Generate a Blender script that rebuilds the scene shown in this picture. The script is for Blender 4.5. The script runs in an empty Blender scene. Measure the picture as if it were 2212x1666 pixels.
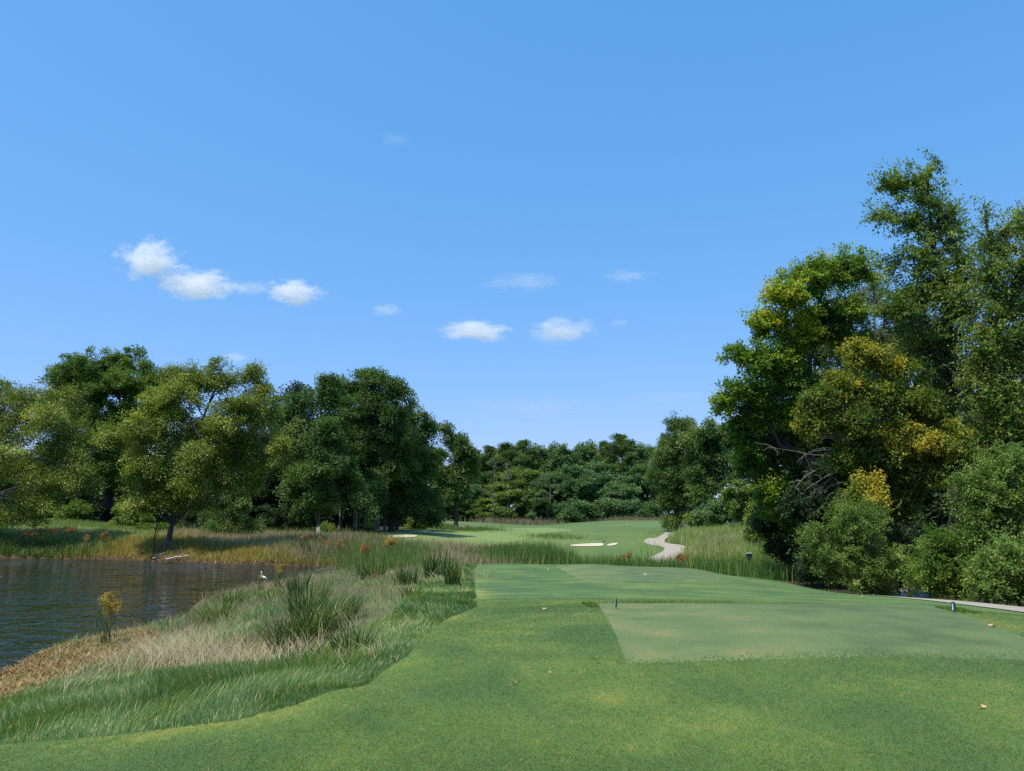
import bpy, bmesh, math, random, zlib
import numpy as np
from mathutils import Vector

rng = np.random.default_rng(7)
random.seed(7)
SC = bpy.context.scene
COL = SC.collection
R = math.radians

# ------------------------------------------------------------------ camera
F, CX, CY, HOR = 1596.0, 1106.0, 833.0, 1112.0      # photograph measured at 2212 x 1666
TILT = math.atan((HOR - CY) / F)
CAM = np.array([0.0, 0.0, 1.6])
cd = bpy.data.cameras.new('camera')
cam = bpy.data.objects.new('camera', cd)
COL.objects.link(cam)
cd.sensor_width = 36.0
cd.lens = F / 2212.0 * 36.0
cd.clip_start = 0.1
cd.clip_end = 30000.0
cam.location = CAM
cam.rotation_euler = (math.pi / 2 + TILT, 0, 0)
SC.camera = cam


def direction(dx, dy):
    xn = (np.asarray(dx, float) - CX) / F
    yn = (CY - np.asarray(dy, float)) / F
    ct, st = math.cos(TILT), math.sin(TILT)
    return np.stack([xn, ct - yn * st, st + yn * ct], -1)


def at(dx, dy, Y):
    """The point Y metres ahead of the camera station that is seen at (dx, dy) of the survey picture."""
    d = direction(dx, dy)
    return CAM + d * (Y / d[..., 1])[..., None]


# ------------------------------------------------------------------ numpy helpers
def vnoise(x, y, seed=0):
    x = np.asarray(x, float); y = np.asarray(y, float)
    xi = np.floor(x).astype(np.int64); yi = np.floor(y).astype(np.int64)
    fx = x - xi; fy = y - yi
    fx = fx * fx * (3 - 2 * fx); fy = fy * fy * (3 - 2 * fy)

    def h(a, b):
        n = (a * 374761393 + b * 668265263 + seed * 974634533) & 0xFFFFFFFF
        n = ((n ^ (n >> 13)) * 1274126177) & 0xFFFFFFFF
        return ((n ^ (n >> 16)) & 0xFFFF) / 65535.0
    return (h(xi, yi) * (1 - fx) + h(xi + 1, yi) * fx) * (1 - fy) + (h(xi, yi + 1) * (1 - fx) + h(xi + 1, yi + 1) * fx) * fy


def fbm(x, y, s, seed=0, octaves=3):
    t = 0; a = 1.0; w = 0
    for k in range(octaves):
        t = t + a * vnoise(x * s * 2 ** k + 17.3 * k, y * s * 2 ** k - 9.1 * k, seed + k)
        w += a; a *= 0.55
    return t / w


def inside(poly, x, y):
    x = np.asarray(x, float); y = np.asarray(y, float)
    res = np.zeros(x.shape, bool)
    n = len(poly)
    for i in range(n):
        x1, y1 = poly[i][0], poly[i][1]; x2, y2 = poly[(i + 1) % n][0], poly[(i + 1) % n][1]
        if y1 == y2:
            continue
        c = ((y1 > y) != (y2 > y)) & (x < (x2 - x1) * (y - y1) / (y2 - y1) + x1)
        res ^= c
    return res


def poly_dist(poly, x, y, closed=True):
    d = np.full(np.shape(x), 1e9)
    n = len(poly)
    for i in range(n if closed else n - 1):
        a = np.array(poly[i][:2], float); b = np.array(poly[(i + 1) % n][:2], float)
        ab = b - a; L = max((ab ** 2).sum(), 1e-9)
        t = np.clip(((x - a[0]) * ab[0] + (y - a[1]) * ab[1]) / L, 0, 1)
        d = np.minimum(d, np.hypot(x - a[0] - t * ab[0], y - a[1] - t * ab[1]))
    return d


def smooth_poly(pts, n=8):
    P = np.array(pts, float); m = len(P); out = []
    for i in range(m):
        p0, p1, p2, p3 = P[(i - 1) % m], P[i], P[(i + 1) % m], P[(i + 2) % m]
        for k in range(n):
            t = k / n
            out.append(0.5 * ((2 * p1) + (-p0 + p2) * t + (2 * p0 - 5 * p1 + 4 * p2 - p3) * t * t + (-p0 + 3 * p1 - 3 * p2 + p3) * t ** 3))
    return np.array(out)


def smooth_line(pts, n=8):
    P = np.array(pts, float); m = len(P); out = []
    for i in range(m - 1):
        p0, p1, p2, p3 = P[max(i - 1, 0)], P[i], P[i + 1], P[min(i + 2, m - 1)]
        for k in range(n):
            t = k / n
            out.append(0.5 * ((2 * p1) + (-p0 + p2) * t + (2 * p0 - 5 * p1 + 4 * p2 - p3) * t * t + (-p0 + 3 * p1 - 3 * p2 + p3) * t ** 3))
    out.append(P[-1])
    return np.array(out)


def make_mesh(name, verts, faces, nper, mats, tone=None, smooth=False, col=None, fmat=None):
    """faces: list of (array (m, n)) blocks joined together; one mesh."""
    me = bpy.data.meshes.new(name)
    verts = np.asarray(verts, np.float32)
    blocks = [np.asarray(f, np.int32) for f in (faces if isinstance(faces, list) else [faces])]
    me.vertices.add(len(verts)); me.vertices.foreach_set('co', verts.ravel())
    loops = np.concatenate([b.ravel() for b in blocks])
    tot = np.concatenate([np.full(len(b), b.shape[1], np.int32) for b in blocks])
    me.loops.add(len(loops)); me.loops.foreach_set('vertex_index', loops)
    me.polygons.add(len(tot))
    me.polygons.foreach_set('loop_start', np.concatenate([[0], np.cumsum(tot)[:-1]]).astype(np.int32))
    me.polygons.foreach_set('loop_total', tot)
    if smooth:
        me.polygons.foreach_set('use_smooth', np.ones(len(tot), bool))
    if fmat is not None:
        me.polygons.foreach_set('material_index', np.asarray(fmat, np.int32))
    for m in (mats if isinstance(mats, (list, tuple)) else [mats]):
        me.materials.append(m)
    if tone is not None:
        dom = 'FACE' if len(tone) == len(tot) else 'POINT'
        a = me.attributes.new('tone', 'FLOAT', dom)
        a.data.foreach_set('value', np.asarray(tone, np.float32))
    if col is not None:
        a = me.attributes.new('zone', 'FLOAT_COLOR', 'POINT')
        c4 = np.ones((len(verts), 4), np.float32); c4[:, :3] = col
        a.data.foreach_set('color', c4.ravel())
    me.update(calc_edges=True)
    return me


def link(name, me, parent=None, loc=None):
    o = bpy.data.objects.new(name, me)
    COL.objects.link(o)
    if loc is not None:
        o.location = loc
    if parent is not None:
        o.parent = parent
    return o


def tag(o, label=None, cat=None, group=None, kind=None):
    if label: o['label'] = label
    if cat: o['category'] = cat
    if group: o['group'] = group
    if kind: o['kind'] = kind
    return o


def empty(name, loc, label, cat, group=None, rz=0.0):
    o = bpy.data.objects.new(name, None)
    COL.objects.link(o)
    o.empty_display_size = 0.3
    o.location = loc; o.rotation_euler = (0, 0, rz)
    return tag(o, label, cat, group)


def copy_tree(o, parent=None):
    c = o.copy(); COL.objects.link(c); c.parent = parent
    for ch in o.children:
        copy_tree(ch, c)
    return c


# ------------------------------------------------------------------ materials
def new_mat(name):
    m = bpy.data.materials.new(name); m.use_nodes = True
    nt = m.node_tree; nt.nodes.clear()
    out = nt.nodes.new('ShaderNodeOutputMaterial')
    return m, nt, out


def ramp(nt, cols, interp='LINEAR'):
    n = nt.nodes.new('ShaderNodeValToRGB')
    cr = n.color_ramp; cr.interpolation = interp
    while len(cr.elements) < len(cols):
        cr.elements.new(0.5)
    for e, (p, c) in zip(cr.elements, cols):
        e.position = p; e.color = (*c, 1)
    return n


def leaf_mat(name, cols, trans=0.35, rough=0.55, spec=0.22, tint=(1.25, 1.15, 0.55)):
    m, nt, out = new_mat(name)
    at_ = nt.nodes.new('ShaderNodeAttribute'); at_.attribute_name = 'tone'
    rp = ramp(nt, cols)
    nt.links.new(at_.outputs['Fac'], rp.inputs['Fac'])
    p = nt.nodes.new('ShaderNodeBsdfPrincipled')
    p.inputs['Roughness'].default_value = rough
    p.inputs['Specular IOR Level'].default_value = spec
    nt.links.new(rp.outputs['Color'], p.inputs['Base Color'])
    tr = nt.nodes.new('ShaderNodeBsdfTranslucent')
    mul = nt.nodes.new('ShaderNodeMix'); mul.data_type = 'RGBA'; mul.blend_type = 'MULTIPLY'
    mul.inputs['Factor'].default_value = 1.0
    nt.links.new(rp.outputs['Color'], mul.inputs['A'])
    mul.inputs['B'].default_value = (*tint, 1)
    nt.links.new(mul.outputs['Result'], tr.inputs['Color'])
    mx = nt.nodes.new('ShaderNodeMixShader'); mx.inputs['Fac'].default_value = trans
    nt.links.new(p.outputs[0], mx.inputs[1]); nt.links.new(tr.outputs[0], mx.inputs[2])
    nt.links.new(mx.outputs[0], out.inputs['Surface'])
    return m


def plain_mat(name, c1, c2, scale=8.0, rough=0.8, bump=0.0, stretch=(1, 1, 1), spec=0.3, coat=0.0, detail=4):
    m, nt, out = new_mat(name)
    tc = nt.nodes.new('ShaderNodeTexCoord')
    mp = nt.nodes.new('ShaderNodeMapping'); mp.inputs['Scale'].default_value = stretch
    nz = nt.nodes.new('ShaderNodeTexNoise'); nz.inputs['Scale'].default_value = scale; nz.inputs['Detail'].default_value = detail
    nt.links.new(tc.outputs['Object'], mp.inputs['Vector']); nt.links.new(mp.outputs[0], nz.inputs['Vector'])
    rp = ramp(nt, [(0.3, c1), (0.7, c2)])
    nt.links.new(nz.outputs['Fac'], rp.inputs['Fac'])
    p = nt.nodes.new('ShaderNodeBsdfPrincipled'); p.inputs['Roughness'].default_value = rough
    p.inputs['Specular IOR Level'].default_value = spec
    p.inputs['Coat Weight'].default_value = coat
    nt.links.new(rp.outputs['Color'], p.inputs['Base Color'])
    if bump:
        b = nt.nodes.new('ShaderNodeBump'); b.inputs['Strength'].default_value = bump; b.inputs['Distance'].default_value = 0.05
        nt.links.new(nz.outputs['Fac'], b.inputs['Height']); nt.links.new(b.outputs[0], p.inputs['Normal'])
    nt.links.new(p.outputs[0], out.inputs['Surface'])
    return m


M = {}
M['bark'] = plain_mat('bark', (0.035, 0.03, 0.026), (0.13, 0.115, 0.10), 5, 0.9, 0.6, (3, 3, 0.5))
M['bark_pale'] = plain_mat('bark_pale', (0.10, 0.09, 0.08), (0.30, 0.27, 0.24), 4, 0.9, 0.5, (3, 3, 0.5))
M['bark_dark'] = plain_mat('bark_dark', (0.022, 0.019, 0.017), (0.075, 0.066, 0.06), 5, 0.9, 0.6, (3, 3, 0.5))
M['deadwood'] = plain_mat('deadwood', (0.112, 0.102, 0.092), (0.252, 0.231, 0.211), 6, 0.9, 0.4, (3, 3, 0.5))
M['drift'] = plain_mat('driftwood', (0.30, 0.28, 0.25), (0.62, 0.59, 0.54), 6, 0.8, 0.4, (3, 3, 3))

g = lambda r, gg, b: (r, gg, b)
M['leaf_oak'] = leaf_mat('leaf_oak', [(0, (0.049, 0.098, 0.027)), (0.55, (0.090, 0.175, 0.041)), (0.9, (0.169, 0.258, 0.061)), (1, (0.187, 0.227, 0.077))])
M['leaf_willow'] = leaf_mat('leaf_willow', [(0, (0.055, 0.107, 0.019)), (0.6, (0.099, 0.185, 0.028)), (1, (0.187, 0.266, 0.046))])
M['leaf_olive'] = leaf_mat('leaf_olive', [(0, (0.089, 0.141, 0.016)), (0.5, (0.161, 0.231, 0.027)), (0.85, (0.278, 0.352, 0.055)), (1, (0.535, 0.528, 0.116))], 0.35, 0.45, 0.35)
M['leaf_maple'] = leaf_mat('leaf_maple', [(0, (0.056, 0.130, 0.017)), (0.5, (0.120, 0.237, 0.025)), (0.85, (0.327, 0.426, 0.034)), (1, (0.588, 0.496, 0.043))], 0.42)
M['leaf_gold'] = leaf_mat('leaf_gold', [(0, (0.052, 0.097, 0.017)), (0.45, (0.115, 0.176, 0.025)), (0.75, (0.276, 0.297, 0.033)), (1, (0.483, 0.385, 0.048))], 0.42)
M['leaf_elm'] = leaf_mat('leaf_elm', [(0, (0.071, 0.140, 0.027)), (0.55, (0.145, 0.241, 0.044)), (0.9, (0.277, 0.366, 0.068)), (1, (0.299, 0.330, 0.085))], 0.38)
M['leaf_grey'] = leaf_mat('leaf_grey', [(0, (0.078, 0.133, 0.044)), (0.6, (0.145, 0.225, 0.072)), (1, (0.262, 0.346, 0.117))], 0.35)
M['leaf_bush'] = leaf_mat('leaf_bush', [(0, (0.076, 0.146, 0.030)), (0.6, (0.151, 0.248, 0.047)), (0.93, (0.252, 0.354, 0.068)), (1, (0.276, 0.308, 0.085))], 0.35)
M['leaf_bright'] = leaf_mat('leaf_bright', [(0, (0.060, 0.128, 0.021)), (0.6, (0.120, 0.225, 0.032)), (1, (0.255, 0.315, 0.046))], 0.4)
M['leaf_shade'] = leaf_mat('leaf_shade', [(0, (0.018, 0.039, 0.013)), (0.7, (0.036, 0.071, 0.024)), (1, (0.069, 0.117, 0.040))], 0.25)  # leaf green darkened to paint the shade inside the woods
M['leaf_pine'] = leaf_mat('leaf_pine', [(0, (0.044, 0.091, 0.022)), (0.7, (0.086, 0.162, 0.033)), (1, (0.174, 0.248, 0.051))], 0.15)
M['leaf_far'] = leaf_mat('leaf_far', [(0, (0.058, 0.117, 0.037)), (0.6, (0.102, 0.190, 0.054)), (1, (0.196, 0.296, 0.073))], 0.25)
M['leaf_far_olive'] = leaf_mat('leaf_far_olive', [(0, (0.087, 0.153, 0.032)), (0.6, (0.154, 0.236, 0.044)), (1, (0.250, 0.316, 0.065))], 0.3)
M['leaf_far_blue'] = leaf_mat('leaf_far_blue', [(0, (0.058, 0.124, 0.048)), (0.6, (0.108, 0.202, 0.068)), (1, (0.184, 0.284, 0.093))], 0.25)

M['blade_mown'] = leaf_mat('blade_mown', [(0, (0.059, 0.118, 0.015)), (0.45, (0.099, 0.175, 0.022)), (0.8, (0.169, 0.223, 0.030)), (0.95, (0.353, 0.289, 0.054)), (1, (0.500, 0.349, 0.090))], 0.35, 0.5, 0.3, (1.15, 1.15, 0.6))
M['blade_tee'] = leaf_mat('blade_tee', [(0, (0.070, 0.117, 0.028)), (0.5, (0.106, 0.157, 0.039)), (0.9, (0.154, 0.177, 0.050)), (1, (0.249, 0.217, 0.071))], 0.3, 0.5, 0.3, (1.1, 1.1, 0.7))
M['blade_rough'] = leaf_mat('blade_rough', [(0, (0.073, 0.150, 0.040)), (0.5, (0.142, 0.249, 0.069)), (0.85, (0.241, 0.325, 0.101)), (1, (0.688, 0.480, 0.217))], 0.35, 0.45, 0.35, (1.15, 1.15, 0.6))
M['blade_dry'] = leaf_mat('blade_dry', [(0, (0.100, 0.097, 0.044)), (0.45, (0.200, 0.165, 0.089)), (0.85, (0.340, 0.279, 0.168)), (1, (0.516, 0.435, 0.263))], 0.3, 0.6, 0.2, (1.1, 1.0, 0.8))
M['blade_dry_lit'] = leaf_mat('blade_dry_lit', [(0, (0.150, 0.146, 0.064)), (0.45, (0.300, 0.247, 0.129)), (0.85, (0.510, 0.419, 0.244)), (1, (0.774, 0.652, 0.381))], 0.3, 0.6, 0.2, (1.1, 1.0, 0.8))  # dry grass colour lightened to offset the shading of upright far blades
M['blade_reed'] = leaf_mat('blade_reed', [(0, (0.043, 0.104, 0.021)), (0.5, (0.085, 0.180, 0.034)), (0.9, (0.170, 0.260, 0.059)), (1, (0.425, 0.342, 0.106))], 0.3, 0.45, 0.35, (1.2, 1.15, 0.6))
M['blade_sedge'] = leaf_mat('blade_sedge', [(0, (0.025, 0.064, 0.011)), (0.5, (0.057, 0.114, 0.021)), (0.9, (0.136, 0.184, 0.042)), (1, (0.370, 0.263, 0.096))], 0.35, 0.45, 0.35, (1.2, 1.15, 0.6))
M['blade_weed'] = leaf_mat('blade_weed', [(0, (0.108, 0.142, 0.026)), (0.5, (0.225, 0.225, 0.039)), (0.85, (0.396, 0.300, 0.078)), (1, (0.540, 0.316, 0.104))], 0.35)
M['blade_meadow'] = leaf_mat('blade_meadow', [(0, (0.077, 0.137, 0.029)), (0.5, (0.133, 0.209, 0.048)), (0.85, (0.237, 0.266, 0.085)), (1, (0.391, 0.346, 0.160))], 0.35)
M['blade_meadow_lit'] = leaf_mat('blade_meadow_lit', [(0, (0.085, 0.185, 0.034)), (0.5, (0.148, 0.282, 0.056)), (0.85, (0.262, 0.359, 0.100)), (1, (0.433, 0.467, 0.187))], 0.35)  # greener meadow colour, lightened to offset the self-shading of the blades
M['leaf_brown'] = leaf_mat('leaf_brown', [(0, (0.13, 0.078, 0.028)), (0.5, (0.30, 0.195, 0.075)), (1, (0.48, 0.345, 0.15))], 0.25, 0.6, 0.2, (1.1, 1.0, 0.7))
M['seedhead'] = leaf_mat('seedhead', [(0, (0.20, 0.15, 0.030)), (0.5, (0.36, 0.27, 0.055)), (1, (0.50, 0.36, 0.10))], 0.3, 0.6, 0.2)
M['seedhead_rust'] = leaf_mat('seedhead_rust', [(0, (0.20, 0.095, 0.030)), (0.6, (0.36, 0.19, 0.065)), (1, (0.44, 0.27, 0.11))], 0.3, 0.6, 0.2)


def ground_mat():
    m, nt, out = new_mat('ground_soil')
    a = nt.nodes.new('ShaderNodeAttribute'); a.attribute_name = 'zone'
    geo = nt.nodes.new('ShaderNodeNewGeometry')
    n1 = nt.nodes.new('ShaderNodeTexNoise'); n1.inputs['Scale'].default_value = 1.7; n1.inputs['Detail'].default_value = 8; n1.inputs['Roughness'].default_value = 0.7
    nt.links.new(geo.outputs['Position'], n1.inputs['Vector'])
    rp = ramp(nt, [(0.25, (0.55, 0.55, 0.55)), (0.75, (1.45, 1.45, 1.45))])
    nt.links.new(n1.outputs['Fac'], rp.inputs['Fac'])
    mul = nt.nodes.new('ShaderNodeMix'); mul.data_type = 'RGBA'; mul.blend_type = 'MULTIPLY'; mul.inputs['Factor'].default_value = 1
    nt.links.new(a.outputs['Color'], mul.inputs['A']); nt.links.new(rp.outputs['Color'], mul.inputs['B'])
    p = nt.nodes.new('ShaderNodeBsdfPrincipled'); p.inputs['Roughness'].default_value = 0.95; p.inputs['Specular IOR Level'].default_value = 0.1
    nt.links.new(mul.outputs['Result'], p.inputs['Base Color'])
    b = nt.nodes.new('ShaderNodeBump'); b.inputs['Strength'].default_value = 0.5; b.inputs['Distance'].default_value = 0.08
    nt.links.new(n1.outputs['Fac'], b.inputs['Height']); nt.links.new(b.outputs[0], p.inputs['Normal'])
    nt.links.new(p.outputs[0], out.inputs['Surface'])
    return m


def turf_mat(name, cols, fine=60.0, mid=3.0, amt_fine=0.35, amt_mid=0.25, bump=0.5, dry=None, dist=0.012, stretch=(1.0, 0.35, 1.0)):
    """mown turf: a patch value baked per vertex (kind of grass, and painted shade on the lawn), broken up by a mid and a blade-sized noise."""
    m, nt, out = new_mat(name)
    a = nt.nodes.new('ShaderNodeAttribute'); a.attribute_name = 'tone'
    geo = nt.nodes.new('ShaderNodeNewGeometry')
    mp = nt.nodes.new('ShaderNodeMapping'); mp.inputs['Scale'].default_value = stretch
    nt.links.new(geo.outputs['Position'], mp.inputs['Vector'])
    n1 = nt.nodes.new('ShaderNodeTexNoise'); n1.inputs['Scale'].default_value = mid; n1.inputs['Detail'].default_value = 6; n1.inputs['Roughness'].default_value = 0.65
    n2 = nt.nodes.new('ShaderNodeTexNoise'); n2.inputs['Scale'].default_value = fine; n2.inputs['Detail'].default_value = 3; n2.inputs['Roughness'].default_value = 0.7
    nt.links.new(mp.outputs[0], n1.inputs['Vector']); nt.links.new(mp.outputs[0], n2.inputs['Vector'])

    def math_(op, x, y):
        k = nt.nodes.new('ShaderNodeMath'); k.operation = op
        for i, v in enumerate((x, y)):
            if isinstance(v, (int, float)): k.inputs[i].default_value = v
            else: nt.links.new(v, k.inputs[i])
        return k.outputs[0]
    s1 = math_('MULTIPLY', math_('SUBTRACT', n1.outputs['Fac'], 0.5), amt_mid * 2)
    s2 = math_('MULTIPLY', math_('SUBTRACT', n2.outputs['Fac'], 0.5), amt_fine * 2)
    tot = math_('ADD', math_('ADD', a.outputs['Fac'], s1), s2)
    rp = ramp(nt, cols)
    nt.links.new(tot, rp.inputs['Fac'])
    p = nt.nodes.new('ShaderNodeBsdfPrincipled'); p.inputs['Roughness'].default_value = 0.85; p.inputs['Specular IOR Level'].default_value = 0.15
    p.inputs['Sheen Weight'].default_value = 0.1
    nt.links.new(rp.outputs['Color'], p.inputs['Base Color'])
    b = nt.nodes.new('ShaderNodeBump'); b.inputs['Strength'].default_value = bump; b.inputs['Distance'].default_value = dist
    nt.links.new(math_('ADD', n2.outputs['Fac'], math_('MULTIPLY', n1.outputs['Fac'], 0.6)), b.inputs['Height'])
    nt.links.new(b.outputs[0], p.inputs['Normal'])
    nt.links.new(p.outputs[0], out.inputs['Surface'])
    return m


M['ground'] = ground_mat()
M['turf'] = turf_mat('turf_mown', [(0.0, (0.046, 0.095, 0.014)), (0.35, (0.074, 0.132, 0.018)), (0.6, (0.109, 0.163, 0.023)), (0.85, (0.205, 0.198, 0.034)), (1, (0.355, 0.247, 0.063))])
M['turf_tee'] = turf_mat('turf_tee', [(0.0, (0.063, 0.097, 0.024)), (0.4, (0.091, 0.135, 0.035)), (0.7, (0.120, 0.156, 0.043)), (1, (0.182, 0.168, 0.053))], 90, 2.5, 0.3, 0.2, 0.4)
M['turf_fairway'] = turf_mat('turf_fairway', [(0.0, (0.088, 0.157, 0.033)), (0.5, (0.134, 0.204, 0.045)), (1, (0.190, 0.233, 0.055))], 4, 0.25, 0.2, 0.3, 0.3, dist=0.05)
M['turf_course'] = turf_mat('turf_course', [(0.0, (0.050, 0.096, 0.016)), (0.5, (0.090, 0.145, 0.022)), (0.85, (0.138, 0.170, 0.027)), (1, (0.220, 0.194, 0.047))], 4, 0.3, 0.3, 0.35, 0.4, dist=0.06)
M['path'] = plain_mat('path_concrete', (0.235, 0.21, 0.165), (0.36, 0.325, 0.26), 2.0, 0.9, 0.1, detail=8)
M['sand'] = plain_mat('sand', (0.422, 0.365, 0.261), (0.544, 0.484, 0.365), 0.8, 0.95, 0.3)


def water_mat():
    m, nt, out = new_mat('pond_water')
    geo = nt.nodes.new('ShaderNodeNewGeometry')
    mp = nt.nodes.new('ShaderNodeMapping'); mp.inputs['Scale'].default_value = (0.6, 1.0, 1.0); mp.inputs['Rotation'].default_value = (0, 0, R(12))
    nt.links.new(geo.outputs['Position'], mp.inputs['Vector'])
    n1 = nt.nodes.new('ShaderNodeTexNoise'); n1.inputs['Scale'].default_value = 1.5; n1.inputs['Detail'].default_value = 3; n1.inputs['Roughness'].default_value = 0.5; n1.inputs['Distortion'].default_value = 0.6
    n2 = nt.nodes.new('ShaderNodeTexNoise'); n2.inputs['Scale'].default_value = 0.16; n2.inputs['Detail'].default_value = 2
    nt.links.new(mp.outputs[0], n1.inputs['Vector']); nt.links.new(geo.outputs['Position'], n2.inputs['Vector'])
    r2 = ramp(nt, [(0.35, (0.4, 0.4, 0.4)), (0.6, (1, 1, 1))])
    nt.links.new(n2.outputs['Fac'], r2.inputs['Fac'])
    mu = nt.nodes.new('ShaderNodeMath'); mu.operation = 'MULTIPLY'
    nt.links.new(n1.outputs['Fac'], mu.inputs[0]); nt.links.new(r2.outputs['Color'], mu.inputs[1])
    b = nt.nodes.new('ShaderNodeBump'); b.inputs['Strength'].default_value = 1.0; b.inputs['Distance'].default_value = 0.45
    nt.links.new(mu.outputs[0], b.inputs['Height'])
    p = nt.nodes.new('ShaderNodeBsdfPrincipled')
    p.inputs['Base Color'].default_value = (0.011, 0.016, 0.008, 1)
    p.inputs['Roughness'].default_value = 0.04
    p.inputs['IOR'].default_value = 1.333
    p.inputs['Specular IOR Level'].default_value = 0.5
    nt.links.new(b.outputs[0], p.inputs['Normal'])
    nt.links.new(p.outputs[0], out.inputs['Surface'])
    return m


M['water'] = water_mat()

# ------------------------------------------------------------------ terrain
ZW = -1.8                                        # pond level


def on_water(dx, dy):
    d = direction(dx, dy)
    t = (ZW - CAM[2]) / d[..., 2]
    return CAM + d * t[..., None]


_near = [(-60, 1500), (0, 1470), (60, 1440), (110, 1408), (200, 1385), (300, 1365), (350, 1352), (400, 1330), (430, 1300), (490, 1276), (560, 1262), (650, 1244), (725, 1238)]
_far = [(722, 1227), (660, 1223), (600, 1221), (480, 1219), (400, 1216), (330, 1214), (200, 1209), (100, 1208), (0, 1208), (-120, 1208)]
_np = on_water(*np.array(_near, float).T)
_fp = on_water(*np.array(_far, float).T)
POND = np.concatenate([_np[:, :2], [[(_np[-1, 0] + _fp[0, 0]) / 2 + 0.6, (_np[-1, 1] + _fp[0, 1]) / 2]], _fp[:, :2], [[-62, 60], [-62, 30], [-32, 15]]])
POND = smooth_poly(POND, 5)

xyz = [(0, 2.5, 0), (-3, 2.5, 0), (4, 2.5, 0), (0, 4, 0), (-3.0, 4.2, -0.01), (5, 5, 0), (9, 5, -.03), (-1, 6, 0), (1, 8, 0), (-1.5, 7.5, -.02), (7, 8, 0), (10, 8, -.10),
       (1.3, 13.3, 0), (7, 12.8, -.02), (-0.6, 12, -.04), (4, 13.5, 0), (9, 12.5, -.15),
       (1.5, 15.2, -.13), (5, 15.2, -.14), (3, 20, -.38), (3, 28, -.66), (-1.2, 21, -.45), (-1.6, 33, -.80), (2, 35, -.82), (6, 35, -.84), (4, 39, -.90), (0, 39, -.88), (-2, 39, -.95),
       (0, 43, -1.6), (5, 43, -1.7), (9, 38, -1.05), (8, 20, -.5), (10.0, 25, -.85), (11.0, 30, -1.1),
       (11.0, 12, -.28), (11.7, 17, -.52), (12.3, 21, -.75), (13, 26, -1.18), (14, 30, -1.8), (14, 33, -2.2), (14, 42, -2.1), (16, 17, -.75), (18, 25, -1.4), (20, 35, -1.9),
       (-2, 50, -1.75), (5, 50, -2.2), (12, 50, -2.4), (5, 60, -2.45), (15, 62, -2.5), (-2, 60, -1.8), (25, 50, -2.0), (40, 50, -1.5), (30, 20, -1.0), (25, 8, -.6), (60, 30, -1),
       (-30, 8, -1.2), (-18, 6, -.9), (-12, 3, -.5), (-70, 20, -1.2), (-75, 60, -.6), (-8, 3, -.2)]
dyY = [(0, 1505, 12), (0, 1555, 8.4), (450, 1440, 12.8), (600, 1430, 12), (740, 1490, 6.7), (880, 1420, 8.3), (700, 1400, 11.5), (850, 1340, 14), (900, 1280, 21), (300, 1480, 9.6), (250, 1560, 7),
       (820, 1242, 40), (950, 1216, 48), (1000, 1203, 58), (700, 1300, 24), (560, 1330, 20), (800, 1280, 27),
       (0, 1200, 58.6), (0, 1152, 64), (150, 1129, 72), (50, 1132, 72), (230, 1137, 72), (300, 1152, 66), (365, 1178, 57.7), (500, 1172, 62), (600, 1162, 70), (700, 1168, 65), (688, 1160, 82),
       (200, 1190, 60), (450, 1190, 57), (600, 1195, 55), (-150, 1140, 70), (450, 1150, 80), (230, 1128, 85),
       (780, 1163, 70), (850, 1160, 75), (855, 1149, 92), (930, 1161, 80), (900, 1141, 110), (985, 1142, 120), (1000, 1131, 160), (1050, 1129, 200), (1090, 1131, 230), (930, 1124, 180), (980, 1136, 135),
       (1000, 1172, 85), (1100, 1186, 75), (1200, 1176, 88), (1280, 1179, 88), (1290, 1166, 98), (1250, 1151, 115), (1180, 1160, 102), (1350, 1131, 165), (1300, 1126, 200), (1420, 1124, 200), (1180, 1137, 190), (1180, 1146, 140), (1400, 1161, 100),
       (1452, 1149, 125), (1400, 1169, 104), (1480, 1187, 84), (1440, 1201, 72), (1550, 1150, 105), (1600, 1181, 75), (1650, 1240, 50), (1710, 1250, 46), (1620, 1152, 90), (1500, 1146, 125),
       (1100, 1125, 270), (800, 1122, 260), (1500, 1122, 260), (300, 1120, 160), (0, 1118, 160), (600, 1128, 150), (1700, 1140, 120), (2212, 1150, 120), (1000, 1115, 400), (1400, 1115, 400), (0, 1115, 300), (2200, 1115, 300)]
pts = [np.array(p, float) for p in xyz]
for (dx, dy, Y) in dyY:
    pts.append(at(dx, dy, Y))
for p in np.concatenate([_np[1::2], _fp[1:-1:2]]):
    pts.append(np.array([p[0], p[1], ZW + 0.02]))
pts = np.array(pts)


def uv_of(x, y):
    y = np.maximum(y, 2.5)
    return np.clip(x / y, -1.6, 1.6) * 1.6, np.log(y)


def tps_fit(P):
    u, v = uv_of(P[:, 0], P[:, 1])
    n = len(P)
    r2 = (u[:, None] - u[None]) ** 2 + (v[:, None] - v[None]) ** 2
    K = 0.5 * r2 * np.log(r2 + 1e-12) + np.eye(n) * 0.0015
    A = np.zeros((n + 3, n + 3)); A[:n, :n] = K
    Q = np.stack([np.ones(n), u, v], 1); A[:n, n:] = Q; A[n:, :n] = Q.T
    b = np.zeros(n + 3); b[:n] = P[:, 2]
    return u, v, np.linalg.solve(A, b)


TU, TV, TW = tps_fit(pts)


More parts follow.
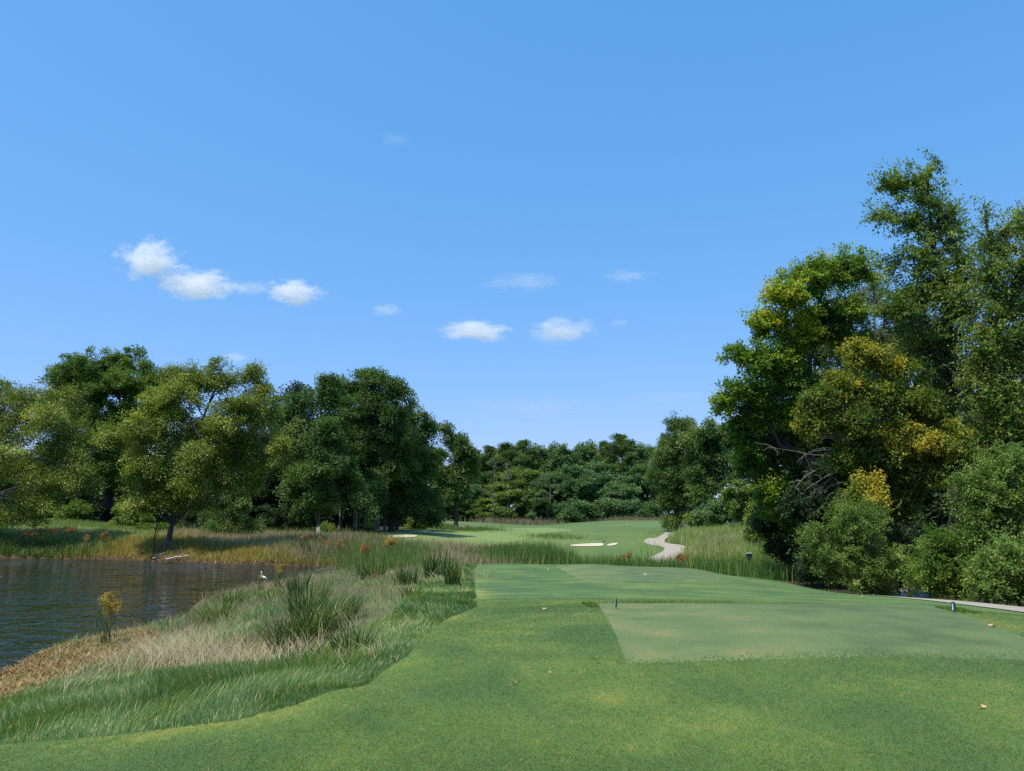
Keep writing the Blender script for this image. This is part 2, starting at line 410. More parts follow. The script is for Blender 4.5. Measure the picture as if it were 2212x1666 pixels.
def terrain(x, y):
    x = np.asarray(x, float); y = np.asarray(y, float)
    sh = x.shape; x = x.ravel(); y = y.ravel()
    out = np.empty(len(x))
    for s in range(0, len(x), 40000):
        xx = x[s:s + 40000]; yy = y[s:s + 40000]
        u, v = uv_of(xx, yy)
        r2 = (u[:, None] - TU[None]) ** 2 + (v[:, None] - TV[None]) ** 2
        z = (0.5 * r2 * np.log(r2 + 1e-12)) @ TW[:-3] + TW[-3] + TW[-2] * u + TW[-1] * v
        z = np.clip(z, -3.2, 3.0)
        near = (yy < 70) & (xx < 4) & (xx > -80) & (yy > 8)
        if near.any():
            d = poly_dist(POND, xx[near], yy[near]); ins = inside(POND, xx[near], yy[near])
            zn = z[near]
            zi = np.minimum(zn, ZW - 0.04 - 0.22 * d)
            zi = np.maximum(zi, ZW - 1.3)
            k = np.clip(d / 2.5, 0, 1)
            zo = np.maximum(zn, ZW + 0.03 + 0.10 * np.minimum(d, 3.0) * (1 - 0.6 * k))
            z[near] = np.where(ins, zi, zo)
        back = np.clip((2.5 - yy) / 20, 0, 1)
        z = z * (1 - back)
        far = np.clip((np.hypot(xx, yy) - 420) / 300, 0, 1)
        z = z * (1 - far)
        z = z + (fbm(xx, yy, 0.11, 5, 2) - 0.5) * 0.25 * np.clip((yy - 55) / 60, 0, 1)
        out[s:s + 40000] = z
    return out.reshape(sh)


_T = np.exp(np.linspace(math.log(3.0), math.log(420), 520))


def hit(dx, dy):
    """Ground point seen at (dx, dy): first crossing of the sight line with the terrain."""
    dx = np.atleast_1d(np.asarray(dx, float)); dy = np.atleast_1d(np.asarray(dy, float))
    res = []
    for a, b in zip(dx, dy):
        d = direction(a, b); d = d / d[1]
        P = CAM + d[None] * _T[:, None]
        zt = terrain(P[:, 0], P[:, 1])
        below = np.nonzero(P[:, 2] <= zt)[0]
        i = below[0] if len(below) else len(_T) - 1
        if i == 0:
            t = _T[0]
        else:
            a0 = P[i - 1, 2] - zt[i - 1]; a1 = P[i, 2] - zt[i]
            k = a0 / (a0 - a1) if a0 != a1 else 1
            t = _T[i - 1] + (_T[i] - _T[i - 1]) * np.clip(k, 0, 1)
        p = CAM + d * t
        p[2] = terrain(p[0:1], p[1:2])[0]
        res.append(p)
    return np.array(res)


def hit1(dx, dy):
    return hit(dx, dy)[0]


def on_ground(x, y, lift=0.0):
    return np.array([x, y, terrain(np.array([x]), np.array([y]))[0] + lift])


def ground_at(dx, Y, lift=0.0):
    """Ground point Y metres ahead in the column dx."""
    p = at(dx, HOR, Y)
    return on_ground(p[0], p[1], lift)


# zones (world polygons)
MOWN_EDGE = [(-260, 1640), (0, 1610), (250, 1590), (500, 1560), (640, 1525), (740, 1490), (830, 1450), (880, 1420), (912, 1378), (935, 1356), (975, 1334), (1030, 1312), (1028, 1290), (1026, 1260), (1024, 1232), (1032, 1221.5)]
_me = hit(*np.array(MOWN_EDGE, float).T)[:, :2]
LAWN = [tuple(p) for p in _me] + [(0, 40.3), (4, 40.6), (8.5, 38.5), (10.2, 33), (10.9, 27), (11.0, 22), (10.7, 16), (10.0, 11), (9.5, 3), (12, -14), (-14, -14), (-9, 2.0)]
TEE1 = [tuple(p[:2]) for p in hit([1285, 1355, 2330, 2212, 2000, 1700, 1400], [1304, 1434, 1434, 1378, 1309, 1305, 1304])]
TEE2 = [tuple(p[:2]) for p in hit([1200, 1268, 1560, 1500, 1400, 1300], [1221.5, 1257, 1257, 1224, 1222, 1221.5])]
ROUGH_EDGE = [(-200, 1530), (0, 1500), (200, 1472), (330, 1452), (450, 1442), (600, 1432), (700, 1402), (780, 1365), (850, 1330), (880, 1290), (900, 1262), (960, 1235), (1035, 1218)]
_re = hit(*np.array(ROUGH_EDGE, float).T)[:, :2]
ROUGH = [tuple(p) for p in _me] + [tuple(p) for p in _re[::-1]]
FAIR = [tuple(p[:2]) for p in hit([690, 780, 880, 960, 1080, 1240, 1180, 1080, 1060, 1000, 930], [1172, 1164, 1168, 1185, 1176, 1146, 1140, 1141, 1146, 1150, 1158])]
COURSE = [tuple(p[:2]) for p in hit([640, 700, 780, 850, 920, 900, 935, 1010], [1168, 1163, 1157, 1149, 1145, 1136, 1124.5, 1125.5])]
COURSE += [tuple(at(1090, HOR, 232)[:2]), tuple(at(1190, HOR, 215)[:2]), tuple(at(1300, HOR, 212)[:2]), tuple(at(1420, HOR, 205)[:2])]
COURSE += [tuple(p[:2]) for p in hit([1428, 1440, 1400, 1440, 1420], [1138, 1150, 1168, 1186, 1200])]
COURSE += [tuple(at(1420, HOR, 66)[:2]), tuple(at(1150, HOR, 66)[:2]), tuple(at(1050, HOR, 64)[:2]), tuple(at(820, HOR, 66)[:2]), tuple(at(720, HOR, 72)[:2])]
PATH_FAR = [ground_at(1464, 131)[:2], hit1(1454, 1150)[:2], hit1(1440, 1160)[:2], hit1(1414, 1168)[:2], hit1(1425, 1176)[:2], hit1(1452, 1181)[:2], hit1(1460, 1188)[:2], hit1(1445, 1198)[:2], ground_at(1432, 66)[:2], (17.0, 60), (21.0, 53), (21.5, 47)]
PATH_NEAR = [(21.5, 47), (20.4, 41), (17.6, 35.5), (15.0, 31), (12.9, 27), (12.35, 22), (11.9, 18), (11.6, 14), (11.3, 10), (11.2, 4), (11.8, -8)]


def ribbon(line, w):
    L = smooth_line(line, 6)
    T = np.gradient(L, axis=0); T /= np.linalg.norm(T, axis=1)[:, None] + 1e-9
    Nn = np.stack([-T[:, 1], T[:, 0]], 1)
    w = np.where(L[:, 1] > 58, w * .80, w)[:, None]
    return np.concatenate([L + Nn * w / 2, (L - Nn * w / 2)[::-1]])


PATHPOLY = ribbon(PATH_FAR[:-1] + PATH_NEAR, 3.1)
BUNK = []
for c in ([(810, 1162), (845, 1158), (895, 1157), (898, 1160.5), (850, 1163), (815, 1164)],
          [(1232, 1178.5), (1262, 1175.5), (1300, 1174.5), (1300, 1180), (1262, 1181), (1240, 1181)],
          [(1311, 1179), (1317, 1175.5), (1333, 1174), (1330, 1178), (1315, 1180)],
          [(989, 1138), (1004, 1137.8), (1009, 1140.6), (1000, 1141.8), (989, 1141.8)],
          [(1013, 1139.8), (1025, 1139.2), (1029, 1140.6), (1020, 1141.6)]):
    a = np.array(c, float)
    BUNK.append(smooth_poly(hit(a[:, 0], a[:, 1])[:, :2], 4))
WOODS_R = [(12.8, 14), (13.3, 20), (14.2, 28), (15.3, 36), (15.8, 44), (17, 52), (24, 80), (35, 120), (120, 120), (120, 8), (14, 6)]
WOODS_L = [tuple(ground_at(dx, Y)[:2]) for dx, Y in [(-300, 76), (0, 78), (200, 80), (300, 74), (420, 76), (560, 78), (660, 82), (760, 84), (850, 104), (880, 120), (820, 200), (700, 300), (-600, 200)]]

# ground sheet: one polar grid, fine inside the view, coarse outside
th = np.concatenate([np.linspace(-180, -62, 60)[:-1], np.linspace(-62, -40, 24)[:-1], np.linspace(-40, 40, 560)[:-1], np.linspace(40, 62, 24)[:-1], np.linspace(62, 180, 60)])
th = np.radians(th)
rr = np.concatenate([[1.2, 2.0, 2.8], np.exp(np.linspace(math.log(3.4), math.log(320), 560)), [360, 420, 520, 700, 1000, 1600, 3000, 8000, 16000]])
TH, RR = np.meshgrid(th, rr, indexing='ij')
GX = np.sin(TH) * RR; GY = np.cos(TH) * RR
GZ = terrain(GX, GY)
nT, nR = TH.shape
idx = np.arange(nT * nR).reshape(nT, nR)
gquads = np.stack([idx[:-1, :-1], idx[1:, :-1], idx[1:, 1:], idx[:-1, 1:]], -1).reshape(-1, 4)[:, ::-1]
gverts = np.stack([GX, GY, GZ], -1).reshape(-1, 3)
gx, gy = gverts[:, 0], gverts[:, 1]
col = np.zeros((len(gverts), 3)); col[:] = (0.060, 0.085, 0.028)
pn = fbm(gx, gy, 0.5, 11, 3)[:, None]
dry = np.array((0.15, 0.125, 0.070)); grn = np.array((0.060, 0.100, 0.032))
lb = (gx < 2) & (gy > 8) & (gy < 70)
col[lb] = (dry * pn + grn * (1 - pn))[lb]
fbk = lb & (gy > 52); col[fbk] *= 1.45  # far bank soil lightened to look sunlit
col[inside(ROUGH, gx, gy)] = (0.042, 0.082, 0.026)
mar = (gy > 41) & (gy < 75) & (gx > -8)
col[mar] = (np.array((0.07, 0.105, 0.03)) * pn + np.array((0.05, 0.075, 0.022)) * (1 - pn))[mar]
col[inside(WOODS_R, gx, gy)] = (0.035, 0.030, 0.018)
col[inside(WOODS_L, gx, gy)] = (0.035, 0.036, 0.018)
ip = inside(POND, gx, gy)
col[ip] = (0.03, 0.024, 0.012)
dsh = poly_dist(POND, gx[lb], gy[lb])
tmp = col[lb]; tmp[(dsh < 0.7) & ~ip[lb]] = (0.085, 0.06, 0.035); col[lb] = tmp
# centre fan closes the sheet under the camera
gverts = np.concatenate([gverts, [[0, 0, 0]]]); col = np.concatenate([col, [[0.06, 0.1, 0.03]]])
cfan = np.stack([np.full(nT - 1, len(gverts) - 1), idx[1:, 0], idx[:-1, 0]], 1)
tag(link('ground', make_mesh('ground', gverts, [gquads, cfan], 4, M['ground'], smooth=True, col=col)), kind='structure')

# sheets laid on the ground: the cells of the grid inside each outline, a few millimetres up
cxy = gverts[gquads].mean(1)


def sheet(name, sel, mat, lift, tone_fn=None, bowl=None):
    q = gquads[sel]
    u, inv = np.unique(q.ravel(), return_inverse=True)
    v = gverts[u].copy(); v[:, 2] += lift
    if bowl is not None:
        v[:, 2] -= bowl(v[:, 0], v[:, 1])
    t = tone_fn(v[:, 0], v[:, 1]) if tone_fn else None
    return tag(link(name, make_mesh(name, v, inv.reshape(-1, 4), 4, mat, tone=t, smooth=True)), kind='structure')


LAWN_DRY = [tuple(hit1(a, b)[:2]) + (c, d) for a, b, c, d in [(1480, 1545, .45, .35), (1590, 1610, .4, .45), (1250, 1510, .4, .3), (1180, 1520, .5, .25), (760, 1600, .5, .3), (400, 1585, .7, .3), (1900, 1500, .5, .2), (2050, 1570, .5, .25), (900, 1560, .6, .2), (1750, 1640, .4, .3)]]


def tone_lawn(x, y):
    t = 0.31 + (fbm(x, y, 1.0, 21, 5) - 0.5) * 1.0 + (fbm(x, y, 0.16, 31, 2) - 0.5) * 0.5 + 0.035 * np.tanh(4 * np.sin((x * .93 + y * .36) * 2.3)) * 1.4
    for (px_, py_, s_, a_) in LAWN_DRY:
        t = t + 0.35 * a_ * np.exp(-(((x - px_) / s_) ** 2 + ((y - py_) / (s_ * .6)) ** 2)) * (fbm(x, y, 3.5, 29, 3) - .25) * 2
    t = t + 0.28 * np.exp(-((x + 1.2) ** 2 + (y - 15.5) ** 2 * 0.3) / 3.0)
    t = t + 0.20 * np.exp(-(poly_dist(_me, x, y, False) / 0.35) ** 2)
    t = t - np.clip((y - 12) / 10, 0, 1) * 0.06 + np.clip((y - 14) / 4, 0, 1) * (fbm(x * .35, y, 1.6, 23, 3) - .5) * .7 - 0.10 * np.exp(-((y - 14.0) / 0.5) ** 2)  # far lawn darkened for missing blade shade; back edge band paints rim shade
    return np.clip(t, 0.02, 0.98)


def tone_tee(x, y):
    t = 0.40 + (fbm(x, y, 1.5, 41, 5) - 0.5) * 1.2 + np.clip((x - 4) / 6, -0.25, 0.12) * -0.9
    return np.clip(t, 0.03, 0.97)


def tone_course(x, y):
    t = 0.45 + (fbm(x, y, 0.05, 51, 3) - 0.5) * 0.9
    return np.clip(t, 0.03, 0.97)


inv_view = cxy[:, 1] < 330
lawn_sel = inside(LAWN, cxy[:, 0], cxy[:, 1])
t1 = inside(TEE1, cxy[:, 0], cxy[:, 1]) & (rng.random(len(cxy)) < np.clip((cxy[:, 1] - 7.75 - 0.5 * fbm(cxy[:, 0], cxy[:, 1], 1.3, 45, 3)) / 0.75, 0, 1)); t2 = inside(TEE2, cxy[:, 0], cxy[:, 1])
pth = inside(PATHPOLY, cxy[:, 0], cxy[:, 1])
sheet('lawn', lawn_sel & ~t1 & ~t2 & ~pth, M['turf'], 0.004, tone_lawn)
sheet('tee_ground', t1, M['turf_tee'], 0.005, tone_tee)
sheet('tee_ground', t2, M['turf_tee'], 0.005, tone_tee)
bk = np.zeros(len(cxy), bool)
for b in BUNK:
    bk |= inside(b, cxy[:, 0], cxy[:, 1])
crs = inside(COURSE, cxy[:, 0], cxy[:, 1])
fw = inside(FAIR, cxy[:, 0], cxy[:, 1]) & crs
sheet('course_field', crs & ~fw, M['turf_course'], 0.004, tone_course)
sheet('fairway_field', fw, M['turf_fairway'], 0.006, tone_course)
NL = len(PATHPOLY) // 2
_L = PATHPOLY[:NL]; _Rr = PATHPOLY[NL:][::-1]
_k = 5
pv = np.stack([_L + (_Rr - _L) * t for t in np.linspace(0, 1, _k)], 1)          # (NL, k, 2)
pv = np.concatenate([np.stack([pv[:-1] + (pv[1:] - pv[:-1]) * u for u in np.linspace(0, 1, 9)[:-1]], 1).reshape(-1, _k, 2), pv[-1:]])
pz = terrain(pv[..., 0], pv[..., 1]) + np.where(pv[..., 1] > 55, 0.05, 0.02)
pi_ = np.arange(pz.size).reshape(pz.shape)
pq = np.stack([pi_[:-1, :-1], pi_[:-1, 1:], pi_[1:, 1:], pi_[1:, :-1]], -1).reshape(-1, 4)
tag(link('cart_path', make_mesh('cart_path', np.concatenate([pv, pz[..., None]], -1).reshape(-1, 3), pq, 4, M['path'], smooth=True)), kind='structure')
for b in BUNK:
    cc = b.mean(0); rs = np.linspace(0.02, 1, 9)
    bv = cc + (b[None] - cc) * rs[:, None, None]
    bz = terrain(bv[..., 0], bv[..., 1]) + 0.06
    bi = np.arange(bz.size).reshape(bz.shape)
    bq = np.stack([bi[:-1], np.roll(bi[:-1], -1, 1), np.roll(bi[1:], -1, 1), bi[1:]], -1).reshape(-1, 4)
    me_ = make_mesh('bunker_sand', np.concatenate([bv, bz[..., None]], -1).reshape(-1, 3), bq, 4, M['sand'], smooth=True)
    tag(link('bunker_sand', me_), kind='structure')

# pond water
wv = [(-140, 8), (14, 8), (14, 66), (-140, 66)]
nx, ny = 40, 20
wx, wy = np.meshgrid(np.linspace(-140, 4, nx), np.linspace(9, 64, ny), indexing='ij')
wi = np.arange(nx * ny).reshape(nx, ny)
wq = np.stack([wi[:-1, :-1], wi[1:, :-1], wi[1:, 1:], wi[:-1, 1:]], -1).reshape(-1, 4)
wc = np.stack([wx, wy], -1).reshape(-1, 2)[wq].mean(1)
keep = inside(POND, wc[:, 0], wc[:, 1]) | (poly_dist(POND, wc[:, 0], wc[:, 1]) < 5.0)
tag(link('pond_water', make_mesh('pond_water', np.stack([wx, wy, np.full(wx.shape, ZW)], -1).reshape(-1, 3), wq[keep], 4, M['water'])), kind='structure')


# ------------------------------------------------------------------ grass blades
def blades(P, h, w, az, lean, segs=2, droop=0.0, tone=None):
    """N blades as ribbons of segs quads that bend towards az."""
    P = np.asarray(P, float); n = len(P)
    h = np.broadcast_to(h, n); w = np.broadcast_to(w, n); az = np.broadcast_to(az, n); lean = np.broadcast_to(lean, n)
    dr = np.stack([np.cos(az), np.sin(az), np.zeros(n)], 1)
    wa = az + np.pi / 2 + rng.normal(0, 0.7, n)
    wd = np.stack([np.cos(wa), np.sin(wa), np.zeros(n)], 1)
    V = np.empty((n, segs + 1, 2, 3))
    for k in range(segs + 1):
        t = k / segs
        c = P + dr * (lean * h * (0.35 * t + 0.65 * t * t))[:, None]
        c[:, 2] += h * (t - (0.18 * lean + droop) * t * t)
        ww = (w * 0.5 * (1 - t) ** 0.7 + w * 0.04)[:, None]
        V[:, k, 0] = c - wd * ww; V[:, k, 1] = c + wd * ww
    V = V.reshape(n * (segs + 1) * 2, 3)
    base = (np.arange(n) * (segs + 1) * 2)[:, None]
    q = []
    for k in range(segs):
        q.append(np.stack([base[:, 0] + 2 * k, base[:, 0] + 2 * k + 1, base[:, 0] + 2 * k + 3, base[:, 0] + 2 * k + 2], 1))
    Q = np.stack(q, 1).reshape(-1, 4)
    T = np.repeat(tone if tone is not None else rng.random(n), segs)
    return V, Q, T


def tufts(n, X, Y, spread, scale):
    """clumpy positions: jitter around n/6 centres"""
    return X + rng.normal(0, spread, n), Y + rng.normal(0, spread, n)


def polar_samples(n, r0, r1, a0, a1, power=0.0):
    """random ground points; density falls as r**-(2-power)"""
    u = rng.random(n)
    if power == 0:
        r = np.exp(math.log(r0) + u * (math.log(r1) - math.log(r0)))
    else:
        r = (r0 ** power + u * (r1 ** power - r0 ** power)) ** (1 / power)
    a = np.radians(rng.uniform(a0, a1, n))
    return np.sin(a) * r, np.cos(a) * r, r


def ground_pts(x, y):
    return np.stack([x, y, terrain(x, y)], 1)


def stuff(name, parts, mat, label, cat):
    off = 0; Vs, Qs, Ts = [], [], []
    for V, Q, T in parts:
        Vs.append(V); Qs.append(Q + off); Ts.append(T); off += len(V)
    o = link(name, make_mesh(name, np.concatenate(Vs), np.concatenate(Qs), 4, mat, tone=np.clip(np.concatenate(Ts), 0, 1)))
    return tag(o, label, cat, kind='stuff')


# mown turf blades near the camera
n = 700000
x, y, r = polar_samples(n, 3.9, 17, -42, 42, 0.30)
ok = inside(LAWN, x, y) & ~(inside(TEE1, x, y) & (rng.random(n) < np.clip((y - 7.7) / 0.9, 0, 1)))
x, y, r = x[ok], y[ok], r[ok]; n = len(x)
tn = tone_lawn(x, y) + rng.normal(0, 0.2, n) + (vnoise(x * 50, y * 15, 3) - .5) * .9 + (vnoise(x * 22, y * 8, 4) - .5) * .6
tn = np.where(rng.random(n) < 0.03, 1.0, tn)
stuff('mown_grass', [blades(ground_pts(x, y), rng.uniform(0.010, 0.021, n) * (1 + 0.2 * fbm(x, y, 2.2, 61, 2)), rng.uniform(0.0035, 0.006, n) * np.clip(r / 8, 0.8, 1.6), rng.uniform(0, 6.28, n), rng.uniform(0.5, 1.7, n), 1, 0, tn)], M['blade_mown'],
      'short mown green grass around the tee in the foreground', 'grass')
n = 220000
x, y, r = polar_samples(n, 7.0, 16, -4, 44, 0.4)
ok = inside(TEE1, x, y) & (rng.random(n) < np.clip((y - 7.9) / 0.7, 0, 1))
x, y, r = x[ok], y[ok], r[ok]; n = len(x)
stuff('tee_grass', [blades(ground_pts(x, y), rng.uniform(0.007, 0.014, n), rng.uniform(0.004, 0.006, n), rng.uniform(0, 6.28, n), rng.uniform(0.6, 1.9, n), 1, 0, tone_tee(x, y) + rng.normal(0, 0.16, n) + (vnoise(x * 50, y * 16, 5) - .5) * .5)], M['blade_tee'],
      'close cut pale grass of the nearer tee between the markers', 'grass')

# rough: longer green grass left of the mown edge
n = 230000
x, y, r = polar_samples(n, 4.5, 40, -45, 3, 0.45)
ok = inside(ROUGH, x, y)
x, y, r = x[ok], y[ok], r[ok]; n = len(x)
ed = poly_dist(_me, x, y, False)
ht = (0.05 + 0.10 * np.clip(ed / 1.0, 0, 1)) * (0.6 + 0.9 * fbm(x, y, 1.1, 71, 2)) * rng.uniform(0.6, 1.25, n)
tn = 0.45 + (fbm(x, y, 0.9, 73, 3) - 0.5) * 0.9 + rng.normal(0, 0.15, n)
tn = np.where(rng.random(n) < 0.05, 1.0, np.minimum(tn, 0.93))
stuff('rough_grass', [blades(ground_pts(x, y), ht, rng.uniform(0.005, 0.009, n) * np.clip(r / 9, 0.8, 2.2), fbm(x, y, 0.7, 77, 2) * 12 + rng.normal(0, 0.8, n), rng.uniform(0.2, 0.9, n), 2, 0.05, tn)], M['blade_rough'],
      'long green grass between the mown edge and the pond bank', 'grass')

# dry grass of the near bank
DRY = [tuple(p) for p in _re] + [tuple(p) for p in hit([1000, 900, 820, 735], [1207, 1210, 1220, 1234])[:, :2]] + [tuple(p[:2]) for p in _np[::-1]]
n = 150000
x, y, r = polar_samples(n, 8, 62, -45, 3, 0.6)
ok = inside(DRY, x, y)
x, y, r = x[ok], y[ok], r[ok]; n = len(x)
dsh = poly_dist(POND, x, y)
nz = fbm(x, y, 0.45, 81, 3)
keep = rng.random(n) < np.clip(0.15 + dsh / 1.6, 0, 1) * (0.35 + 0.65 * np.clip((fbm(x, y, 0.9, 83, 2) - .3) * 3, 0, 1)) * np.clip(.3 + poly_dist(_re, x, y, False) / 1.6, .3, 1)
x, y, r, dsh, nz = x[keep], y[keep], r[keep], dsh[keep], nz[keep]; n = len(x)
ed2 = poly_dist(_re, x, y, False)
ht = (0.18 + 0.28 * nz) * rng.uniform(0.6, 1.3, n) * np.clip(0.4 + ed2 / 2.2, 0.4, 1)
az = np.where(nz > 0.5, 2.4, 0.6) + rng.normal(0, 0.9, n)
tn = 0.42 + (fbm(x, y, 0.8, 85, 3) - 0.5) * 1.0 + rng.normal(0, 0.2, n)
gr = (fbm(x, y, 0.5, 87, 3) + rng.normal(0, 0.16, n)) < 0.46
stuff('dry_grass', [blades(ground_pts(x, y)[~gr], ht[~gr], (rng.uniform(0.004, 0.008, n) * np.clip(r / 11, 0.9, 2.8))[~gr], az[~gr], rng.uniform(0.2, 1.1, n)[~gr], 3, 0.06, tn[~gr])], M['blade_dry'],
      'dry tan wispy grass on the near bank of the pond', 'grass')
stuff('bank_grass', [blades(ground_pts(x, y)[gr], ht[gr] * 0.9, (rng.uniform(0.005, 0.009, n) * np.clip(r / 11, 0.9, 2.8))[gr], az[gr], rng.uniform(0.2, 1.0, n)[gr], 3, 0.06, tn[gr] * 0.8)], M['blade_rough'],
      'green grass mixed through the dry grass of the near bank', 'grass')

# pale flattened straw
parts = []
for (dx, dy, cnt, ln, azm) in [(400, 1428, 330, 0.75, 2.5), (470, 1440, 150, 0.65, 2.3), (560, 1436, 120, 0.5, 2.0), (640, 1430, 110, 0.5, 1.9), (190, 1495, 60, 0.6, 1.2), (770, 1420, 60, 0.35, 2.6), (960, 1255, 90, 0.8, 2.5), (380, 1412, 260, 0.7, 2.6), (740, 1385, 40, 0.7, 2.3), (300, 1440, 150, 0.6, 2.2)]:
    c = hit1(dx, dy); s = 0.30 * c[1] / 11
    x = c[0] + rng.normal(0, s * 1.3, cnt); y = c[1] + rng.normal(0, s, cnt)
    parts.append(blades(ground_pts(x, y), rng.uniform(0.4, .95, cnt) * ln, rng.uniform(0.005, 0.009, cnt) * max(1, c[1] / 12), azm + rng.normal(0, 0.6, cnt), rng.uniform(0.6, 1.8, cnt), 3, 0.1, rng.uniform(0.75, 1.0, cnt)))
stuff('straw_grass', parts, M['blade_dry'], 'pale bleached grass stalks leaning over the near bank', 'grass')

# brown dying water weed on the near shore
_bl = np.concatenate([hit([-150, 0, 120, 310], [1548, 1522, 1474, 1412])[:, :2],
                      on_water(np.array([318.0, 240, 120, 0, -150]), np.array([1372.0, 1376, 1410, 1468, 1520]))[:, :2]])
n = 60000
x = rng.uniform(_bl[:, 0].min() - 1, _bl[:, 0].max() + 1, n); y = rng.uniform(_bl[:, 1].min() - 1, _bl[:, 1].max() + 1, n)
ok = inside([tuple(p) for p in _bl], x, y) | ((poly_dist(_bl, x, y) < 0.25) & (rng.random(n) < 0.5))
x, y = x[ok], y[ok]; n = len(x)
P = np.stack([x, y, np.maximum(terrain(x, y), ZW - 0.02) + rng.uniform(0.0, 0.13, n) * (0.4 + fbm(x, y, 1.5, 91, 2))], 1)
stuff('shore_weeds', [blades(P, rng.uniform(0.05, 0.13, n), rng.uniform(0.018, 0.036, n), rng.uniform(0, 6.28, n), rng.uniform(0.4, 2.2, n), 2, 0.1, rng.random(n))], M['leaf_brown'],
      'brown withered leafy weed along the near shore of the pond', 'weeds')


# generic belts of tall plants placed along ground polygons given in survey columns and distances
def belt(name, quadrange, n, h0, h1, w0, w1, mat, label, cat, lean=(0.05, 0.35), segs=2, tone=(0.5, 0.25), clump=0.5, seed=0, thr=0.0, hmod=None):
    x = []; y = []
    poly = [tuple(ground_at(dx, Y)[:2]) for dx, Y in quadrange]
    pa = np.array(poly); ext = .05 * pa[:, 1].max()
    while len(x) < n:
        xx = rng.uniform(pa[:, 0].min() - ext, pa[:, 0].max() + ext, n * 3); yy = rng.uniform(pa[:, 1].min() - ext * .6, pa[:, 1].max() + ext * .6, n * 3)
        jx, jy = rng.normal(0, .022, n * 3) * yy, rng.normal(0, .03, n * 3) * yy
        ok = inside(poly, xx + jx, yy + jy) & (fbm(xx, yy, clump, 100 + seed, 2) + rng.normal(0, 0.08, n * 3) > thr) & ~inside(POND, xx, yy) & ~inside(PATHPOLY, xx, yy) & (poly_dist(PATHPOLY, xx, yy) > .35) & ~inside(LAWN, xx, yy)
        x = np.concatenate([x, xx[ok]]); y = np.concatenate([y, yy[ok]])
    x, y = x[:n], y[:n]
    hm = 0.6 + 0.8 * fbm(x, y, clump, 120 + seed, 2)
    tn = rng.normal(tone[0], tone[1], n)
    return stuff(name, [blades(ground_pts(x, y), rng.uniform(h0, h1, n) * hm, rng.uniform(w0, w1, n), rng.uniform(0, 6.28, n), rng.uniform(*lean, n), segs, 0.03, tn)], mat, label, cat)


belt('cattail_reeds', [(1040, 50), (1120, 46), (1250, 45), (1450, 43.5), (1560, 43), (1640, 42), (1700, 46), (1640, 56), (1560, 57), (1400, 55), (1240, 54), (1150, 56), (1060, 60)], 9500, 0.8, 1.35, 0.02, 0.045, M['blade_reed'],
     'dark green cattail reeds in a belt beyond the far tee', 'reeds', seed=1, thr=0.37, clump=0.8)
belt('cattail_reeds', [(1055, 52), (1075, 47), (1120, 46), (1170, 46), (1210, 47), (1180, 56), (1090, 60)], 4200, 0.8, 1.45, 0.02, 0.045, M['blade_reed'],
     'taller dark green cattail reeds at the left end of the far reed belt', 'reeds', seed=21, thr=0.42, clump=0.8)
belt('cattail_reeds', [(730, 46), (830, 40), (900, 42), (940, 50), (945, 60), (860, 62), (740, 58)], 3600, 0.6, 1.3, 0.018, 0.035, M['blade_reed'],
     'green cattail reeds at the right end of the pond', 'reeds', seed=2, thr=0.5, clump=0.7, tone=(.6, .25))
belt('reed_bed_grass', [(730, 46), (830, 40), (900, 42), (940, 50), (945, 60), (860, 62), (740, 58)], 9000, 0.3, 0.75, 0.018, 0.035, M['blade_meadow'],
     'mixed green and straw grass under the reeds at the right end of the pond', 'grass', seed=22, clump=0.7, tone=(.5, .3))
belt('dry_reed_grass', [(930, 48), (1000, 44), (1120, 45), (1160, 52), (1130, 66), (1000, 68), (930, 64)], 12000, 0.45, 0.95, 0.018, 0.034, M['blade_dry_lit'],
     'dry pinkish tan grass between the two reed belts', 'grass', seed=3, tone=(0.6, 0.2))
belt('far_bank_grass', [(380, 60), (520, 59), (650, 57), (740, 62), (730, 78), (600, 76), (450, 74), (380, 66)], 15000, 0.3, 0.7, 0.018, 0.034, M['blade_dry_lit'],
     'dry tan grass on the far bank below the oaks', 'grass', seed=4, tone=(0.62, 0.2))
belt('bank_corner_grass', [(630, 53), (735, 49.5), (800, 50), (850, 62), (780, 68), (640, 66)], 13000, 0.35, 0.95, 0.018, 0.035, M['blade_dry_lit'],
     'mixed dry grass at the corner between the pond and the left reeds', 'grass', seed=31, tone=(.4, .25))
belt('bank_corner_grass', [(630, 53), (735, 49.5), (800, 50), (850, 62), (780, 68), (640, 66)], 7000, 0.35, 0.9, 0.02, 0.04, M['blade_meadow'],
     'green grass mixed into the dry corner between the pond and the left reeds', 'grass', seed=32, tone=(.5, .25))
belt('far_bank_grass', [(-60, 60), (330, 59.5), (380, 64), (320, 74), (200, 80), (-60, 80)], 22000, 0.14, 0.34, 0.018, 0.034, M['blade_meadow_lit'],
     'olive grass on the mound of the far bank left of the leaning tree', 'grass', seed=5, tone=(0.68, 0.2))
belt('shore_plants', [(190, 58.5), (330, 57.2), (520, 54.4), (640, 51.5), (720, 48.8), (735, 51), (650, 55), (520, 58), (330, 61), (190, 61.5)], 13000, 0.22, 0.6, 0.02, 0.045, M['blade_weed'],
     'yellow green and rusty weeds along the far shore of the pond', 'weeds', lean=(0.2, 0.9), seed=6, tone=(0.55, 0.3))
belt('shore_plants', [(-60, 58.2), (190, 57.6), (190, 61), (-60, 61.5)], 7000, 0.3, 0.9, 0.02, 0.05, M['blade_reed'],
     'weeds coloured dark for the shade on the far shore at the left edge', 'weeds', lean=(0.2, 0.9), seed=7, tone=(0.5, 0.35))  # dark reed colour paints the tree shade on this stretch
